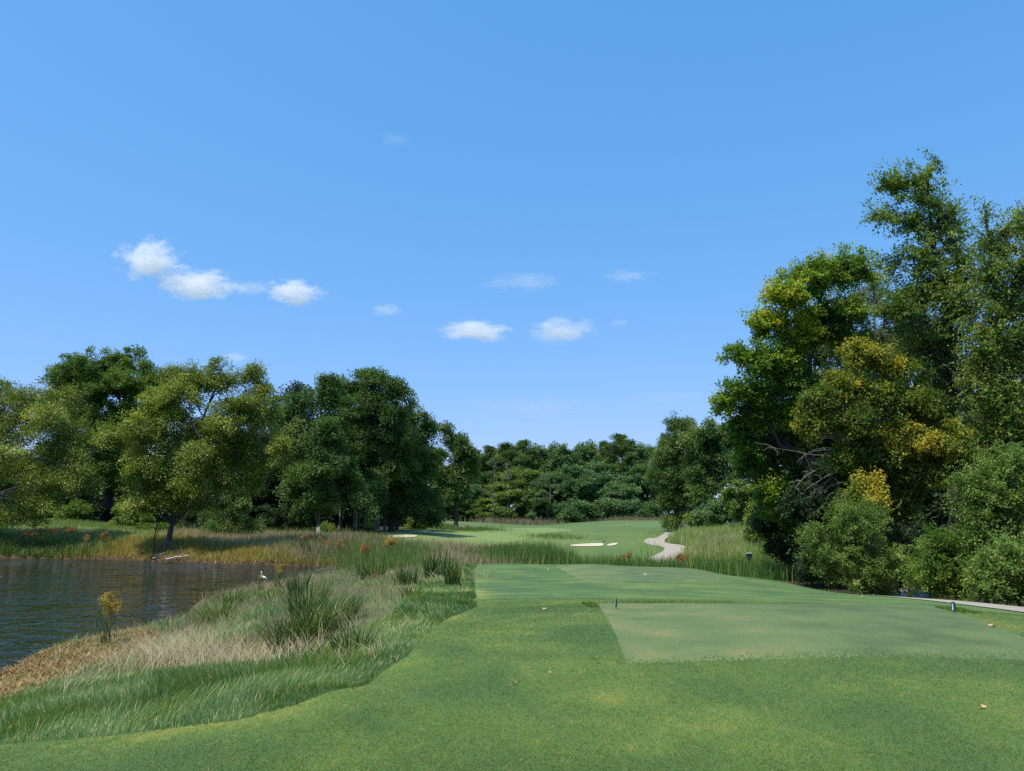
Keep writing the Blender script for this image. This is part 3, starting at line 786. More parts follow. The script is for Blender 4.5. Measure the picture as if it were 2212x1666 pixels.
belt('waterline_debris', [(150, 57.6), (330, 56.2), (520, 53.6), (640, 50.4), (722, 47.6), (724, 48.6), (640, 51.6), (520, 54.8), (330, 57.5), (150, 58.6)], 5000, 0.08, 0.28, 0.03, 0.07, M['leaf_brown'],
     'brown dead stems along the far waterline', 'weeds', lean=(0.5, 1.6), seed=8)
belt('meadow_weeds', [(1480, 84), (1500, 62), (1660, 49), (1730, 48), (1700, 60), (1650, 80), (1640, 108), (1540, 112), (1470, 118)], 26000, 0.5, 1.5, 0.025, 0.06, M['blade_meadow_lit'],
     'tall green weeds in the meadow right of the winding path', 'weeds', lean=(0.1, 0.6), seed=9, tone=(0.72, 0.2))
belt('meadow_dry_grass', [(1500, 80), (1520, 66), (1600, 60), (1600, 74), (1560, 88), (1510, 100)], 6000, 0.6, 1.3, 0.02, 0.04, M['blade_dry_lit'],
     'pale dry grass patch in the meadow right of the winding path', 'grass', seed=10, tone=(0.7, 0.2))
belt('ridge_dry_grass', [(1080, 208), (1160, 205), (1168, 216), (1080, 220)], 3500, 0.8, 1.9, 0.06, 0.14, M['blade_dry'],
     'pinkish dry grass strip below the far trees', 'grass', seed=11, tone=(0.55, 0.2))
belt('ridge_dry_grass', [(1325, 206), (1425, 204), (1425, 216), (1325, 216)], 3000, 0.5, 1.3, 0.06, 0.14, M['blade_dry'],
     'pale dry grass strip along the crest left of the dark pine', 'grass', seed=12, tone=(0.55, 0.2))
belt('bunker_rough', [(890, 116), (960, 112), (1030, 112), (1060, 122), (990, 124), (890, 124)], 3500, 0.2, 0.9, 0.03, 0.07, M['blade_meadow'],
     'ragged rough grass round the lone tree and its bunker', 'grass', seed=13, thr=0.45)
belt('hollow_grass', [(1170, 101), (1225, 99.5), (1240, 103), (1180, 106)], 1500, 0.15, 0.45, 0.03, 0.07, M['blade_rough'],
     'dark tuft of rough grass on the fairway left of the bunkers', 'grass', seed=14)
belt('woods_edge_weeds', [(420, 78), (600, 77), (700, 84), (700, 90), (560, 84), (420, 84)], 6000, 0.3, 1.1, 0.04, 0.09, M['blade_meadow'],
     'green undergrowth along the foot of the oaks', 'weeds', lean=(0.2, 0.8), seed=15, tone=(0.35, 0.25))
# verge beyond the near path
n = 26000
x, y, r = polar_samples(n, 11, 40, 22, 52, 0.5)
ok = (poly_dist(PATHPOLY, x, y) < 1.3) & ~inside(PATHPOLY, x, y) & ~inside(LAWN, x, y)
x, y, r = x[ok], y[ok], r[ok]; n = len(x)
stuff('verge_grass', [blades(ground_pts(x, y), rng.uniform(0.04, 0.13, n), rng.uniform(0.008, 0.016, n), rng.uniform(0, 6.28, n), rng.uniform(0.2, 1, n), 2, 0, rng.normal(0.6, 0.2, n))], M['blade_meadow'],
      'narrow grass verge between the path and the shrubs', 'grass')
# back rim of the nearer tee; its low tone paints the shaded face
n = 26000
x = rng.uniform(0.6, 10, n); y = rng.uniform(13.3, 15.0, n)
ok = ~inside(TEE1, x, y) & inside(LAWN, x, y) & (poly_dist(TEE1, x, y) < 0.45) & (x > 1.35)
x, y = x[ok], y[ok]; n = len(x)
stuff('tee_rim_grass', [blades(ground_pts(x, y), rng.uniform(0.03, 0.075, n), rng.uniform(0.005, 0.009, n), rng.uniform(0, 6.28, n), rng.uniform(0.2, 1, n), 1, 0, rng.normal(0.2, 0.15, n))], M['blade_mown'],
      'slightly longer grass rim darkened for shade behind the nearer tee', 'grass')


# ------------------------------------------------------------------ tubes
class Tubes:
    def __init__(self):
        self.V, self.Q, self.n = [], [], 0

    def add(self, pts, rad, sides=7):
        P = np.asarray(pts, float); k = len(P)
        rad = np.broadcast_to(rad, k)
        T = np.gradient(P, axis=0); T /= np.linalg.norm(T, axis=1)[:, None] + 1e-9
        ref = np.where(np.abs(T[:, 2:3]) > 0.9, np.array([[1.0, 0, 0]]), np.array([[0, 0, 1.0]]))
        A = np.cross(T, ref); A /= np.linalg.norm(A, axis=1)[:, None] + 1e-9
        B = np.cross(T, A)
        ang = np.arange(sides) * 2 * np.pi / sides
        ring = P[:, None] + (A[:, None] * np.cos(ang)[None, :, None] + B[:, None] * np.sin(ang)[None, :, None]) * rad[:, None, None]
        i = np.arange(k * sides).reshape(k, sides) + self.n
        q = np.stack([i[:-1], np.roll(i[:-1], -1, 1), np.roll(i[1:], -1, 1), i[1:]], -1).reshape(-1, 4)
        self.V.append(ring.reshape(-1, 3)); self.Q.append(q); self.n += k * sides

    def mesh(self, name, mat):
        return make_mesh(name, np.concatenate(self.V), np.concatenate(self.Q), 4, mat, smooth=True)


def bend(a, b, sag=0.0, n=6, jit=0.0):
    a = np.asarray(a, float); b = np.asarray(b, float)
    t = np.linspace(0, 1, n)[:, None]
    P = a + (b - a) * t
    P[:, 2] += sag * np.sin(np.pi * t[:, 0])
    L = np.linalg.norm(b - a)
    if jit:
        P[1:-1] += rng.normal(0, jit * L, (n - 2, 3))
    return P


def leaves(C, cr, per, size, aspect, outward, mode=0.0, up=0.5, droop=0.25, spray=0.0, ctone=None, tsig=0.15, flat=0.7):
    nc = len(C)
    ci = np.repeat(np.arange(nc), per); n = len(ci)
    cn0 = outward * 0.8 + np.array([0, 0, 0.8]) + rng.normal(0, .3, (nc, 3)); cn0 /= np.linalg.norm(cn0, axis=1)[:, None] + 1e-9
    off = rng.normal(0, 1, (n, 3)); off /= np.maximum(1, np.linalg.norm(off, axis=1)[:, None] / 1.7)
    off *= cr[ci][:, None]
    off -= cn0[ci] * ((off * cn0[ci]).sum(1) * (1 - flat))[:, None]
    P = C[ci] + off
    sd = outward[ci]
    if spray > 0:
        P += sd * ((rng.random(n) - 0.35) * (spray * rng.uniform(.3, 1.9, nc))[ci])[:, None]
    a = rng.normal(0, 1, (n, 3)) * 0.8 + sd * 0.7
    a[:, 2] -= droop
    a /= np.linalg.norm(a, axis=1)[:, None] + 1e-9
    cn = rng.normal(0, 0.55, (nc, 3)) + outward * 0.9; cn[:, 2] += up * 1.6
    cn /= np.linalg.norm(cn, axis=1)[:, None] + 1e-9
    nn = rng.normal(0, 0.42, (n, 3)) + cn[ci]
    b = np.cross(nn, a); b /= np.linalg.norm(b, axis=1)[:, None] + 1e-9
    L = size * rng.uniform(0.7, 1.3, n); W = L * aspect
    V = np.empty((n, 4, 3))
    V[:, 0] = P; V[:, 2] = P + a * L[:, None]
    mid = P + a * (L * 0.45)[:, None]
    V[:, 1] = mid + b * (W * .5)[:, None]; V[:, 3] = mid - b * (W * .5)[:, None]
    ct = ctone[ci] if ctone is not None else 0.5
    T = np.clip(ct + rng.normal(0, tsig, n), 0, 1)
    return V.reshape(-1, 3), np.arange(n * 4).reshape(n, 4), T


LEAF_K = 1.6


def tree(name, label, cat, base, trunk, blobs, leafmat, bark, n_leaf, leaf=0.12, aspect=0.6, cr=0.45, per=45, spray=0.9, tone=0.45, tvar=0.24, tsig=0.09,
         tr0=0.25, tr1=0.06, group=None, twigs=0.35, up=0.5, droop=0.25, shell=0.5, sides=8, twig_r=0.018, extra=None, flat=0.7, limb=True, roots=0, min_r=0.35):
    """trunk: list of points (relative to base) ; blobs: (centre rel, radii, weight, tone offset)."""
    global rng
    rng = np.random.default_rng(zlib.crc32((name + label).encode()) % 99991)
    n_leaf = int(n_leaf * LEAF_K); per = int(per * 2.6); cr = cr * 0.80; flat = 0.45; spray = spray * 0.55
    base = np.asarray(base, float)
    root = empty(name, base, label, cat, group)
    tb = Tubes()
    tp = smooth_line(np.array(trunk, float), 4)
    k = len(tp); t = np.linspace(0, 1, k)
    rad = tr0 + (tr1 - tr0) * t ** 0.8
    rad[0] *= 1.45; rad[1] *= 1.15
    tb.add(tp + np.concatenate([[[0, 0, -0.15]], np.zeros((k - 1, 3))]), rad, sides)
    area = np.array([b[2] * (b[1][0] * b[1][1] * b[1][2]) ** (2 / 3) for b in blobs]); area /= area.sum()
    Cs, Ds, Ts = [], [], []
    ncl = max(6, n_leaf // per)
    for (c, rd, wgt, toff), ar in zip(blobs, area):
        c = np.array(c, float); rd = np.array(rd, float)
        m = max(3, int(round(ncl * ar)))
        # the mass is made of smaller clumps of uneven size, some of them standing out of the outline
        ns = int(np.clip(m / 9, 4, 12))
        sd_ = rng.normal(0, 1, (ns, 3)); sd_ /= np.linalg.norm(sd_, axis=1)[:, None]
        sf = rng.uniform(.42, .92, ns)
        sc_ = c + sd_ * rd * sf[:, None]
        sr_ = np.maximum(rd * np.where(sf > .75, rng.uniform(.20, .36, ns), rng.uniform(.32, .52, ns))[:, None], min_r)
        pk = rng.choice(ns, m, p=(sr_.prod(1) ** (2 / 3)) / (sr_.prod(1) ** (2 / 3)).sum())
        d = rng.normal(0, 1, (m, 3)); d /= np.linalg.norm(d, axis=1)[:, None]
        f = shell + (1 - shell) * rng.random(m) ** 0.6
        C = sc_[pk] + d * sr_[pk] * f[:, None]
        stone = rng.normal(0, tvar * .7, ns)
        C[:, 2] = np.maximum(C[:, 2], 0.15)
        Cs.append(C)
        o = d + np.array([0, 0, 0.25]); o /= np.linalg.norm(o, axis=1)[:, None]
        Ds.append(o)
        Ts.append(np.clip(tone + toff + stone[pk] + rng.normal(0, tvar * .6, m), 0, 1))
        if limb:
            # limb from the trunk towards the blob, twigs from the limb to clusters
            hd = np.hypot(c[0] - tp[:, 0], c[1] - tp[:, 1])
            zs = c[2] - 0.7 * hd - 0.2 * rd[2]
            j = int(np.argmin(np.abs(tp[:, 2] - zs) + 0.3 * hd)); j = min(max(j, k // 5), k - 1)
            L = np.linalg.norm(c - tp[j])
            r0 = min(rad[j] * 0.62, 0.03 + 0.022 * L)
            lp = bend(tp[j], c + np.array([0, 0, 0.3 * rd[2]]), 0.10 * L, 7, 0.035)
            tb.add(lp, np.linspace(r0, max(twig_r, r0 * 0.3), 7), 6)
            for q in range(m):
                if rng.random() < twigs:
                    s = lp[rng.integers(2, 7)]
                    e = C[q] + o[q] * spray * 0.4
                    tb.add(bend(s, e, 0.06 * np.linalg.norm(e - s), 5, 0.04), np.linspace(twig_r * 1.4, twig_r * 0.45, 5), 4)
    C = np.concatenate(Cs); D = np.concatenate(Ds); T = np.concatenate(Ts)
    V, Q, tn = leaves(C, cr * rng.uniform(0.6, 1.35, len(C)), per, leaf, aspect, D, spray=spray, ctone=T, tsig=tsig, up=up, droop=droop, flat=flat)
    for _ in range(roots):
        a = rng.uniform(0, 6.28); e = np.array([math.cos(a) * rng.uniform(.5, 1.2), math.sin(a) * rng.uniform(.5, 1.2), -0.35])
        tb.add(bend((0, 0, 0.35), e, 0.05, 5, 0.05), np.linspace(tr0 * 0.5, 0.04, 5), 6)
    if extra:
        for (pp, r_) in extra:
            tb.add(pp, r_, 5)
    link('trunk', tb.mesh('trunk', bark), root)
    link('crown', make_mesh('crown', V, Q, 4, leafmat, tone=tn), root)
    return root


def dtree(name, label, cat, bdx, bY, blobs_d, leafmat, bark, n_leaf, base=None, trunk_d=None, group=None, depth=0.8, **kw):
    """A tree measured on the survey picture: blobs (dx, dy, rx, ry[, depth offset[, tone offset[, weight]]]) at distance bY."""
    b = base if base is not None else ground_at(bdx, bY)
    s = bY / F
    bl = []
    for q in blobs_d:
        dx, dy, rx, ry = q[:4]
        off = q[4] if len(q) > 4 else 0.0
        to = q[5] if len(q) > 5 else 0.0
        wg = q[6] if len(q) > 6 else 1.0
        c = at(dx, dy, bY + off) - b
        ss = (bY + off) / F
        bl.append((c, (rx * ss, depth * (rx + ry) / 2 * ss, ry * ss), wg, to))
    if trunk_d is None:
        top = max(bl, key=lambda q: q[0][2])
        tr = [(0, 0, 0), (0.03 * top[0][0], 0.0, 0.35 * top[0][2]), tuple(0.6 * top[0] + np.array([0, 0, 0.05])), tuple(top[0] + np.array([0, 0, top[1][2] * 0.4]))]
    else:
        tr = [(0, 0, 0)] + [tuple(at(dx, dy, bY + (o[0] if o else 0)) - b) for dx, dy, *o in trunk_d]
    return tree(name, label, cat, b, tr, bl, leafmat, bark, n_leaf, group=group, **kw)


# ------------------------------------------------------------------ left group
dtree('willow_oak_tree', 'broad dark green dome-topped tree, tallest of the left group, behind the olive trees', 'tree', 232, 80,
      [(225, 830, 125, 90), (150, 870, 75, 65, -1), (300, 850, 65, 70), (190, 790, 70, 45), (280, 790, 70, 45, 1), (120, 880, 45, 40), (230, 930, 120, 70, -2), (250, 1020, 90, 60), (330, 820, 35, 30), (200, 1010, 70, 60, -2, -.1), (235, 840, 90, 60, -1), (260, 800, 60, 40), (200, 900, 80, 60, -1), (300, 890, 60, 60, -1)],
      M['leaf_willow'], M['bark_dark'], 80000, leaf=0.24, aspect=0.5, cr=0.52, spray=1.1, per=60, tr0=0.62, tr1=0.15, tone=0.5)
dtree('river_birch_tree', 'olive tree with drooping branches and grey dead limbs at the left edge of the pond', 'tree', -40, 63,
      [(20, 900, 95, 75), (-60, 930, 80, 80), (110, 900, 60, 60, -1), (140, 960, 60, 70, 0, .05), (40, 990, 100, 70, -2), (90, 1060, 95, 60, -2.5, .05), (-40, 1050, 80, 75, -1), (20, 1110, 90, 32, -2), (170, 1020, 45, 60, -1), (0, 850, 40, 30), (60, 860, 40, 30), (150, 870, 30, 30), (-120, 1000, 60, 90)],
      M['leaf_olive'], M['bark_pale'], 66000, leaf=0.165, aspect=0.5, cr=0.55, spray=1.1, tr0=0.35, tr1=0.08, tone=0.42, droop=0.6)
dtree('river_birch_tree', 'olive leaning tree with a dark trunk standing on the far shore of the pond', 'tree', 365, 57.9,
      [(400, 850, 85, 60), (470, 830, 70, 45, 1), (530, 815, 40, 35), (350, 880, 60, 55), (300, 950, 75, 60, -1, .05), (410, 930, 110, 80, -1), (510, 920, 75, 80), (570, 900, 45, 70, .5), (590, 960, 35, 55), (240, 950, 45, 40, -.5, .05), (330, 1030, 75, 60, -1.5, .06), (430, 1040, 90, 60, -1), (510, 1020, 60, 60), (330, 1085, 40, 28, -2, .1), (440, 1085, 60, 28, -1, -.05), (380, 800, 35, 22), (300, 1080, 30, 40, -1, .12), (480, 795, 30, 20), (560, 840, 25, 30)],
      M['leaf_olive'], M['bark'], 92000, leaf=0.16, aspect=0.5, cr=0.48, spray=1.0, tr0=0.27, tr1=0.06, tone=0.45, droop=0.5, base=hit1(362, 1182), trunk_d=[(368, 1150), (378, 1110), (410, 1000), (440, 900, .5), (470, 830, 1)], roots=7, twigs=0.45)
dtree('cedar_tree', 'low dark feathery evergreen on the bank right of the leaning tree', 'tree', 500, 68,
      [(495, 1085, 42, 45), (490, 1125, 55, 35), (530, 1130, 35, 25), (460, 1130, 35, 28), (500, 1050, 20, 25)], M['leaf_pine'], M['bark_dark'], 16000, leaf=0.2, aspect=0.3, cr=0.4, spray=0.7, tr0=0.15, tr1=0.04, tone=0.6)
OAKG = 'oaks of the grove behind the pond'
dtree('oak_tree', 'dark oak with a pale flaring trunk at the front left of the grove', 'tree', 688, 82,
      [(690, 880, 60, 55), (650, 870, 40, 45), (640, 930, 55, 60), (720, 930, 55, 60), (690, 1000, 75, 60), (650, 1050, 50, 50, -1, .05), (720, 1060, 50, 45), (700, 850, 35, 35), (735, 860, 30, 35), (620, 900, 25, 35), (690, 930, 50, 40, -3), (700, 985, 45, 34, -4), (680, 1035, 50, 34, -4), (690, 1075, 46, 24, -3.5, .05), (660, 1085, 30, 24, -3), (715, 1080, 28, 22, -3)],
      M['leaf_oak'], M['bark_pale'], 52000, base=hit1(688, 1161), leaf=0.24, aspect=0.55, cr=0.62, spray=1.2, tr0=0.24, tr1=0.08, group=OAKG, tone=0.45, trunk_d=[(688, 1118), (690, 1050, 3), (692, 960, 5), (692, 880, 5)])
dtree('oak_tree', 'tallest dark oak in the middle of the grove', 'tree', 792, 88,
      [(800, 850, 60, 48), (760, 860, 45, 42), (845, 860, 45, 45), (800, 920, 85, 60), (860, 920, 45, 55), (760, 980, 60, 50), (830, 990, 75, 55), (820, 1050, 70, 45, -1), (820, 820, 40, 22), (745, 840, 30, 28)],
      M['leaf_oak'], M['bark_dark'], 62000, leaf=0.24, aspect=0.55, cr=0.65, spray=1.2, tr0=0.36, tr1=0.12, group=OAKG, tone=0.42)
dtree('oak_tree', 'dark oak with low sweeping boughs at the right end of the grove', 'tree', 846, 93,
      [(890, 930, 45, 50), (880, 980, 60, 60), (900, 1040, 50, 50), (890, 1090, 65, 35), (920, 1120, 40, 16), (850, 1050, 50, 50, -1, .06), (920, 990, 22, 40), (915, 920, 22, 30)],
      M['leaf_oak'], M['bark_dark'], 44000, leaf=0.24, aspect=0.55, cr=0.6, spray=1.2, tr0=0.34, tr1=0.10, group=OAKG, tone=0.40)
dtree('oak_tree', 'small light green oak hanging over the front of the dark grove', 'tree', 770, 81,  # stands for sunlit lower boughs; the raised leaf tone paints the sun
      [(770, 1085, 28, 26, 0, .15), (760, 1050, 26, 30, 0, .1), (785, 1110, 22, 20, 0, .2), (745, 1020, 22, 30, 0, .05)],
      M['leaf_oak'], M['bark_pale'], 9000, leaf=0.22, aspect=0.55, cr=0.5, spray=0.9, tr0=0.10, tr1=0.04, group=OAKG, tone=0.6)
dtree('oak_tree', 'dark oak filling the gap behind the leaning tree', 'tree', 600, 96,
      [(600, 900, 50, 50), (560, 960, 70, 70), (620, 980, 55, 70), (580, 1050, 75, 50), (520, 1000, 60, 70), (640, 860, 30, 30)],
      M['leaf_shade'], M['bark_dark'], 34000, leaf=0.28, aspect=0.55, cr=0.75, spray=1.3, tr0=0.45, tr1=0.12, group=OAKG, tone=0.5)
# bare lower trunks seen in the shade under the grove
for (dx, Y, rr0, lab) in [(735, 88, .15, 'slim dark oak between the pale trunk and the small light oak'), (765, 90, .09, 'thin pale pole of a young oak in the grove'), (777, 90.5, .07, 'thinnest pale pole standing next to the young oak'),
                          (815, 92, .27, 'thick grey oak trunk in the shade under the tallest oak'), (832, 96, .17, 'grey oak trunk right of the thick shaded trunk'), (858, 100, .2, 'dark oak trunk at the right edge of the grove')]:
    dtree('oak_tree', lab, 'tree', dx, Y, [(dx, 930, 40, 60, 2), (dx + 8, 1000, 40, 40, 3)], M['leaf_oak'], M['bark_pale'] if 'pale' in lab or 'grey' in lab else M['bark_dark'], 7000, leaf=0.26, aspect=0.55, cr=0.7, spray=1.2, tr0=rr0, tr1=rr0 * 0.5, group=OAKG, tone=0.35)
dtree('sweetgum_tree', 'lone tree with a stout bare trunk on the fairway beside a small bunker', 'tree', 985, 121,
      [(975, 960, 40, 30), (955, 925, 22, 18), (1005, 965, 24, 22), (990, 1000, 40, 30), (960, 1020, 32, 30), (1010, 1020, 26, 34), (985, 1050, 40, 28), (960, 1058, 24, 18), (1008, 1056, 20, 16), (945, 985, 18, 30), (1025, 985, 10, 18)],
      M['leaf_oak'], M['bark_dark'], 26000, base=hit1(985, 1142), leaf=0.3, aspect=0.6, cr=0.6, spray=1.3, tr0=0.36, tr1=0.12, tone=0.62, trunk_d=[(985, 1100), (984, 1060), (985, 1000), (975, 940)])
# trees standing behind the left group
BK = 'dark background trees behind the left group'
for i, (dx, Y, top, w, lab) in enumerate([(-90, 112, 900, 150, 'dark background tree at the left edge behind the olive tree'), (90, 118, 950, 150, 'dark background tree left of the domed tree trunk'), (260, 116, 960, 140, 'dark background tree right behind the domed tree trunk'),
                                         (400, 112, 930, 130, 'dark background tree behind the leaning tree'), (520, 118, 940, 120, 'dark background tree behind the low evergreen'), (640, 122, 930, 110, 'dark background tree behind the pale flaring trunk'),
                                         (740, 126, 930, 100, 'dark background tree seen between the thin pale poles'), (850, 150, 960, 70, 'dark background tree behind the right end of the grove')]):
    hgt = 1130 - top
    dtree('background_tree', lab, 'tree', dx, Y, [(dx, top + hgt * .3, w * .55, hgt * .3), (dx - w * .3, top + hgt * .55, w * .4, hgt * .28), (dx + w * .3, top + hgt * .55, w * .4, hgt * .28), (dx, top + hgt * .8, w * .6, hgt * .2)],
          M['leaf_shade'], M['bark_dark'], 20000, leaf=0.6, aspect=0.6, cr=1.1, spray=1.6, tr0=0.4, tr1=0.12, group=BK, twigs=0.1)
US = 'dark understory bushes deep in the left woods'  # added as dark backing where the interior of the woods is in shade
for i, (dx, Y, lab) in enumerate([(-60, 92, 'dark understory bush at the left edge deep behind the mound'), (60, 94, 'dark understory bush behind the mound left of the domed tree'), (170, 96, 'dark understory bush just left of the domed tree trunk'), (290, 93, 'dark understory bush just right of the domed tree trunk'),
                                  (390, 97, 'dark understory bush behind the leaning trunk'), (480, 94, 'dark understory bush behind the low evergreen'), (570, 99, 'dark understory bush left of the pale oak trunk'), (650, 103, 'dark understory bush behind the pale oak trunk'),
                                  (725, 108, 'dark understory bush behind the thin pale poles'), (790, 112, 'dark understory bush behind the thick grey trunk'), (850, 118, 'dark understory bush at the right end of the grove')]):
    w_ = 62 if dx < 700 else 44
    dtree('understory_bush', lab, 'bush', dx, Y, [(dx, 1085, w_, 42), (dx - 30, 1105, w_ * .8, 36), (dx + 32, 1100, w_ * .8, 36), (dx + 5, 1128, w_, 18), (dx, 1050, w_ * .7, 40)], M['leaf_shade'], M['bark_dark'], 15000, leaf=0.42, aspect=0.65, cr=0.75, spray=.9, tr0=0.1, tr1=0.04, group=US, twigs=0.1)
SH = 'shrubs along the foot of the left woods'
for (dx, Y, cy, rx, ry, mt, lab) in [(160, 76, 1108, 40, 22, 'leaf_bright', 'yellow green shrub on the mound under the olive tree'), (280, 74, 1118, 45, 26, 'leaf_bush', 'green shrub left of the leaning trunk'), (335, 70, 1146, 34, 12, 'leaf_bright', 'bright green shrub right behind the leaning trunk'),
                                     (60, 77, 1108, 45, 20, 'leaf_bush', 'green shrub under the olive tree at the left edge'), (420, 78, 1130, 40, 22, 'leaf_shade', 'dark shrub between leaning trunk and low evergreen'), (590, 82, 1120, 45, 35, 'leaf_shade', 'dark shrub at the foot of the woods left of the pale trunk'),
                                     (640, 84, 1125, 38, 30, 'leaf_oak', 'dark green shrub beside the pale flaring trunk'), (790, 84, 1146, 20, 10, 'leaf_grey', 'small pale leaved shrub at the foot of the shaded trunks'), (905, 108, 1128, 28, 12, 'leaf_bush', 'low shrub at the edge of the grove by the fairway'), (225, 78, 1100, 60, 25, 'leaf_shade', 'dark shrub around the trunk of the domed tree')]:
    dtree('shrub', lab, 'shrub', dx, Y, [(dx, cy, rx, ry), (dx - rx * .4, cy + ry * .3, rx * .5, ry * .7), (dx + rx * .45, cy + ry * .25, rx * .5, ry * .7)], M[mt], M['bark_dark'], 5200, leaf=0.17, aspect=0.6, cr=0.35, spray=0.5, tr0=0.06, tr1=0.02, group=SH, twigs=0.2, tone=0.55)
dtree('pine_sapling', 'bright green young pine at the edge of the grass beside the pale oak trunk', 'sapling', 710, 76, [(710, 1152, 14, 12, 0, .2), (704, 1140, 6, 9, 0, .2), (718, 1148, 8, 8, 0, .2)], M['leaf_bright'], M['bark'], 2600, leaf=0.26, aspect=0.12, cr=0.22, spray=0.4, tr0=0.05, tr1=0.02, up=0.0, droop=-0.4)

# ------------------------------------------------------------------ far treeline (copies of a few kinds)
def arch_round(name, H, W, mat, n, tone, bark='bark_dark', lobes=9, low=0.12, seedv=0):
    bl = [((0, 0, H * .72), (W * .42, W * .4, H * .26), 1, 0)]
    for k in range(lobes):
        a = k * 2.4 + seedv; rr_ = W * (0.22 + 0.13 * rng.random())
        z = H * rng.uniform(low + .12, .82)
        bl.append(((math.cos(a) * rr_, math.sin(a) * rr_, z), (W * rng.uniform(.2, .3), W * rng.uniform(.2, .3), H * rng.uniform(.10, .17)), 1, rng.normal(0, .06)))
    for k in range(5):
        a = k * 1.26 + 0.4
        bl.append(((math.cos(a) * W * .12, math.sin(a) * W * .12, H * rng.uniform(.86, .95)), (W * .13, W * .13, H * .08), 1, 0.05))
    return tree(name, 'x%s' % mat, 'tree', (0, 0, 0), [(0, 0, 0), (0.1, 0.1, H * .35), (-.1, 0, H * .7), (0, 0, H * .95)], bl, M[mat], M[bark], n, leaf=0.48, aspect=0.6, cr=0.95, spray=1.7, tr0=0.35, tr1=0.08, twigs=0.12, tone=tone)


def arch_pine(name, H, W, n):
    bl = []
    for k in range(16):
        a = k * 2.4; z = H * (0.45 + 0.5 * k / 15); rr_ = W * 0.34 * (1.05 - 0.75 * k / 15)
        bl.append(((math.cos(a) * rr_, math.sin(a) * rr_, z), (W * .2, W * .2, H * .055), 1, 0))
    bl.append(((0, 0, H * .96), (W * .14, W * .14, H * .05), 1, 0.05))
    return tree(name, 'x', 'tree', (0, 0, 0), [(0, 0, 0), (0, 0, H * .4), (.1, 0, H * .7), (0, 0, H * .97)], bl, M['leaf_pine'], M['bark_pale'], n, leaf=0.6, aspect=0.25, cr=0.7, spray=1.3, tr0=0.28, tr1=0.06, twigs=0.2, tone=0.6, up=0.2)


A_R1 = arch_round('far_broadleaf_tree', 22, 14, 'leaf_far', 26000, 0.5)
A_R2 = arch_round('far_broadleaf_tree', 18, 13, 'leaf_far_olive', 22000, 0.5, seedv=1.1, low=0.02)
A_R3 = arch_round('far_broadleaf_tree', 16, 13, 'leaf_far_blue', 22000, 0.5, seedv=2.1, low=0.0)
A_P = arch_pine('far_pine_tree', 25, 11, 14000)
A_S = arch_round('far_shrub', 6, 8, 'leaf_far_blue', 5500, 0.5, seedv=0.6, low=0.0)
_used = set()


def place(arch, ah, aw, dx, Y, top, width, label, group, cat=None, rz=None, wk=1.3):
    b = ground_at(dx, Y)
    Hm = at(dx, top, Y)[2] - b[2]
    o = arch if arch.name not in _used else copy_tree(arch)
    _used.add(arch.name)
    o.location = b
    sxy = width * Y / F / aw * wk
    o.scale = (sxy, sxy, Hm / ah)
    o.rotation_euler = (0, 0, rng.uniform(0, 6.28) if rz is None else rz)
    o['label'] = label; o['group'] = group
    if cat: o['category'] = cat
    return o


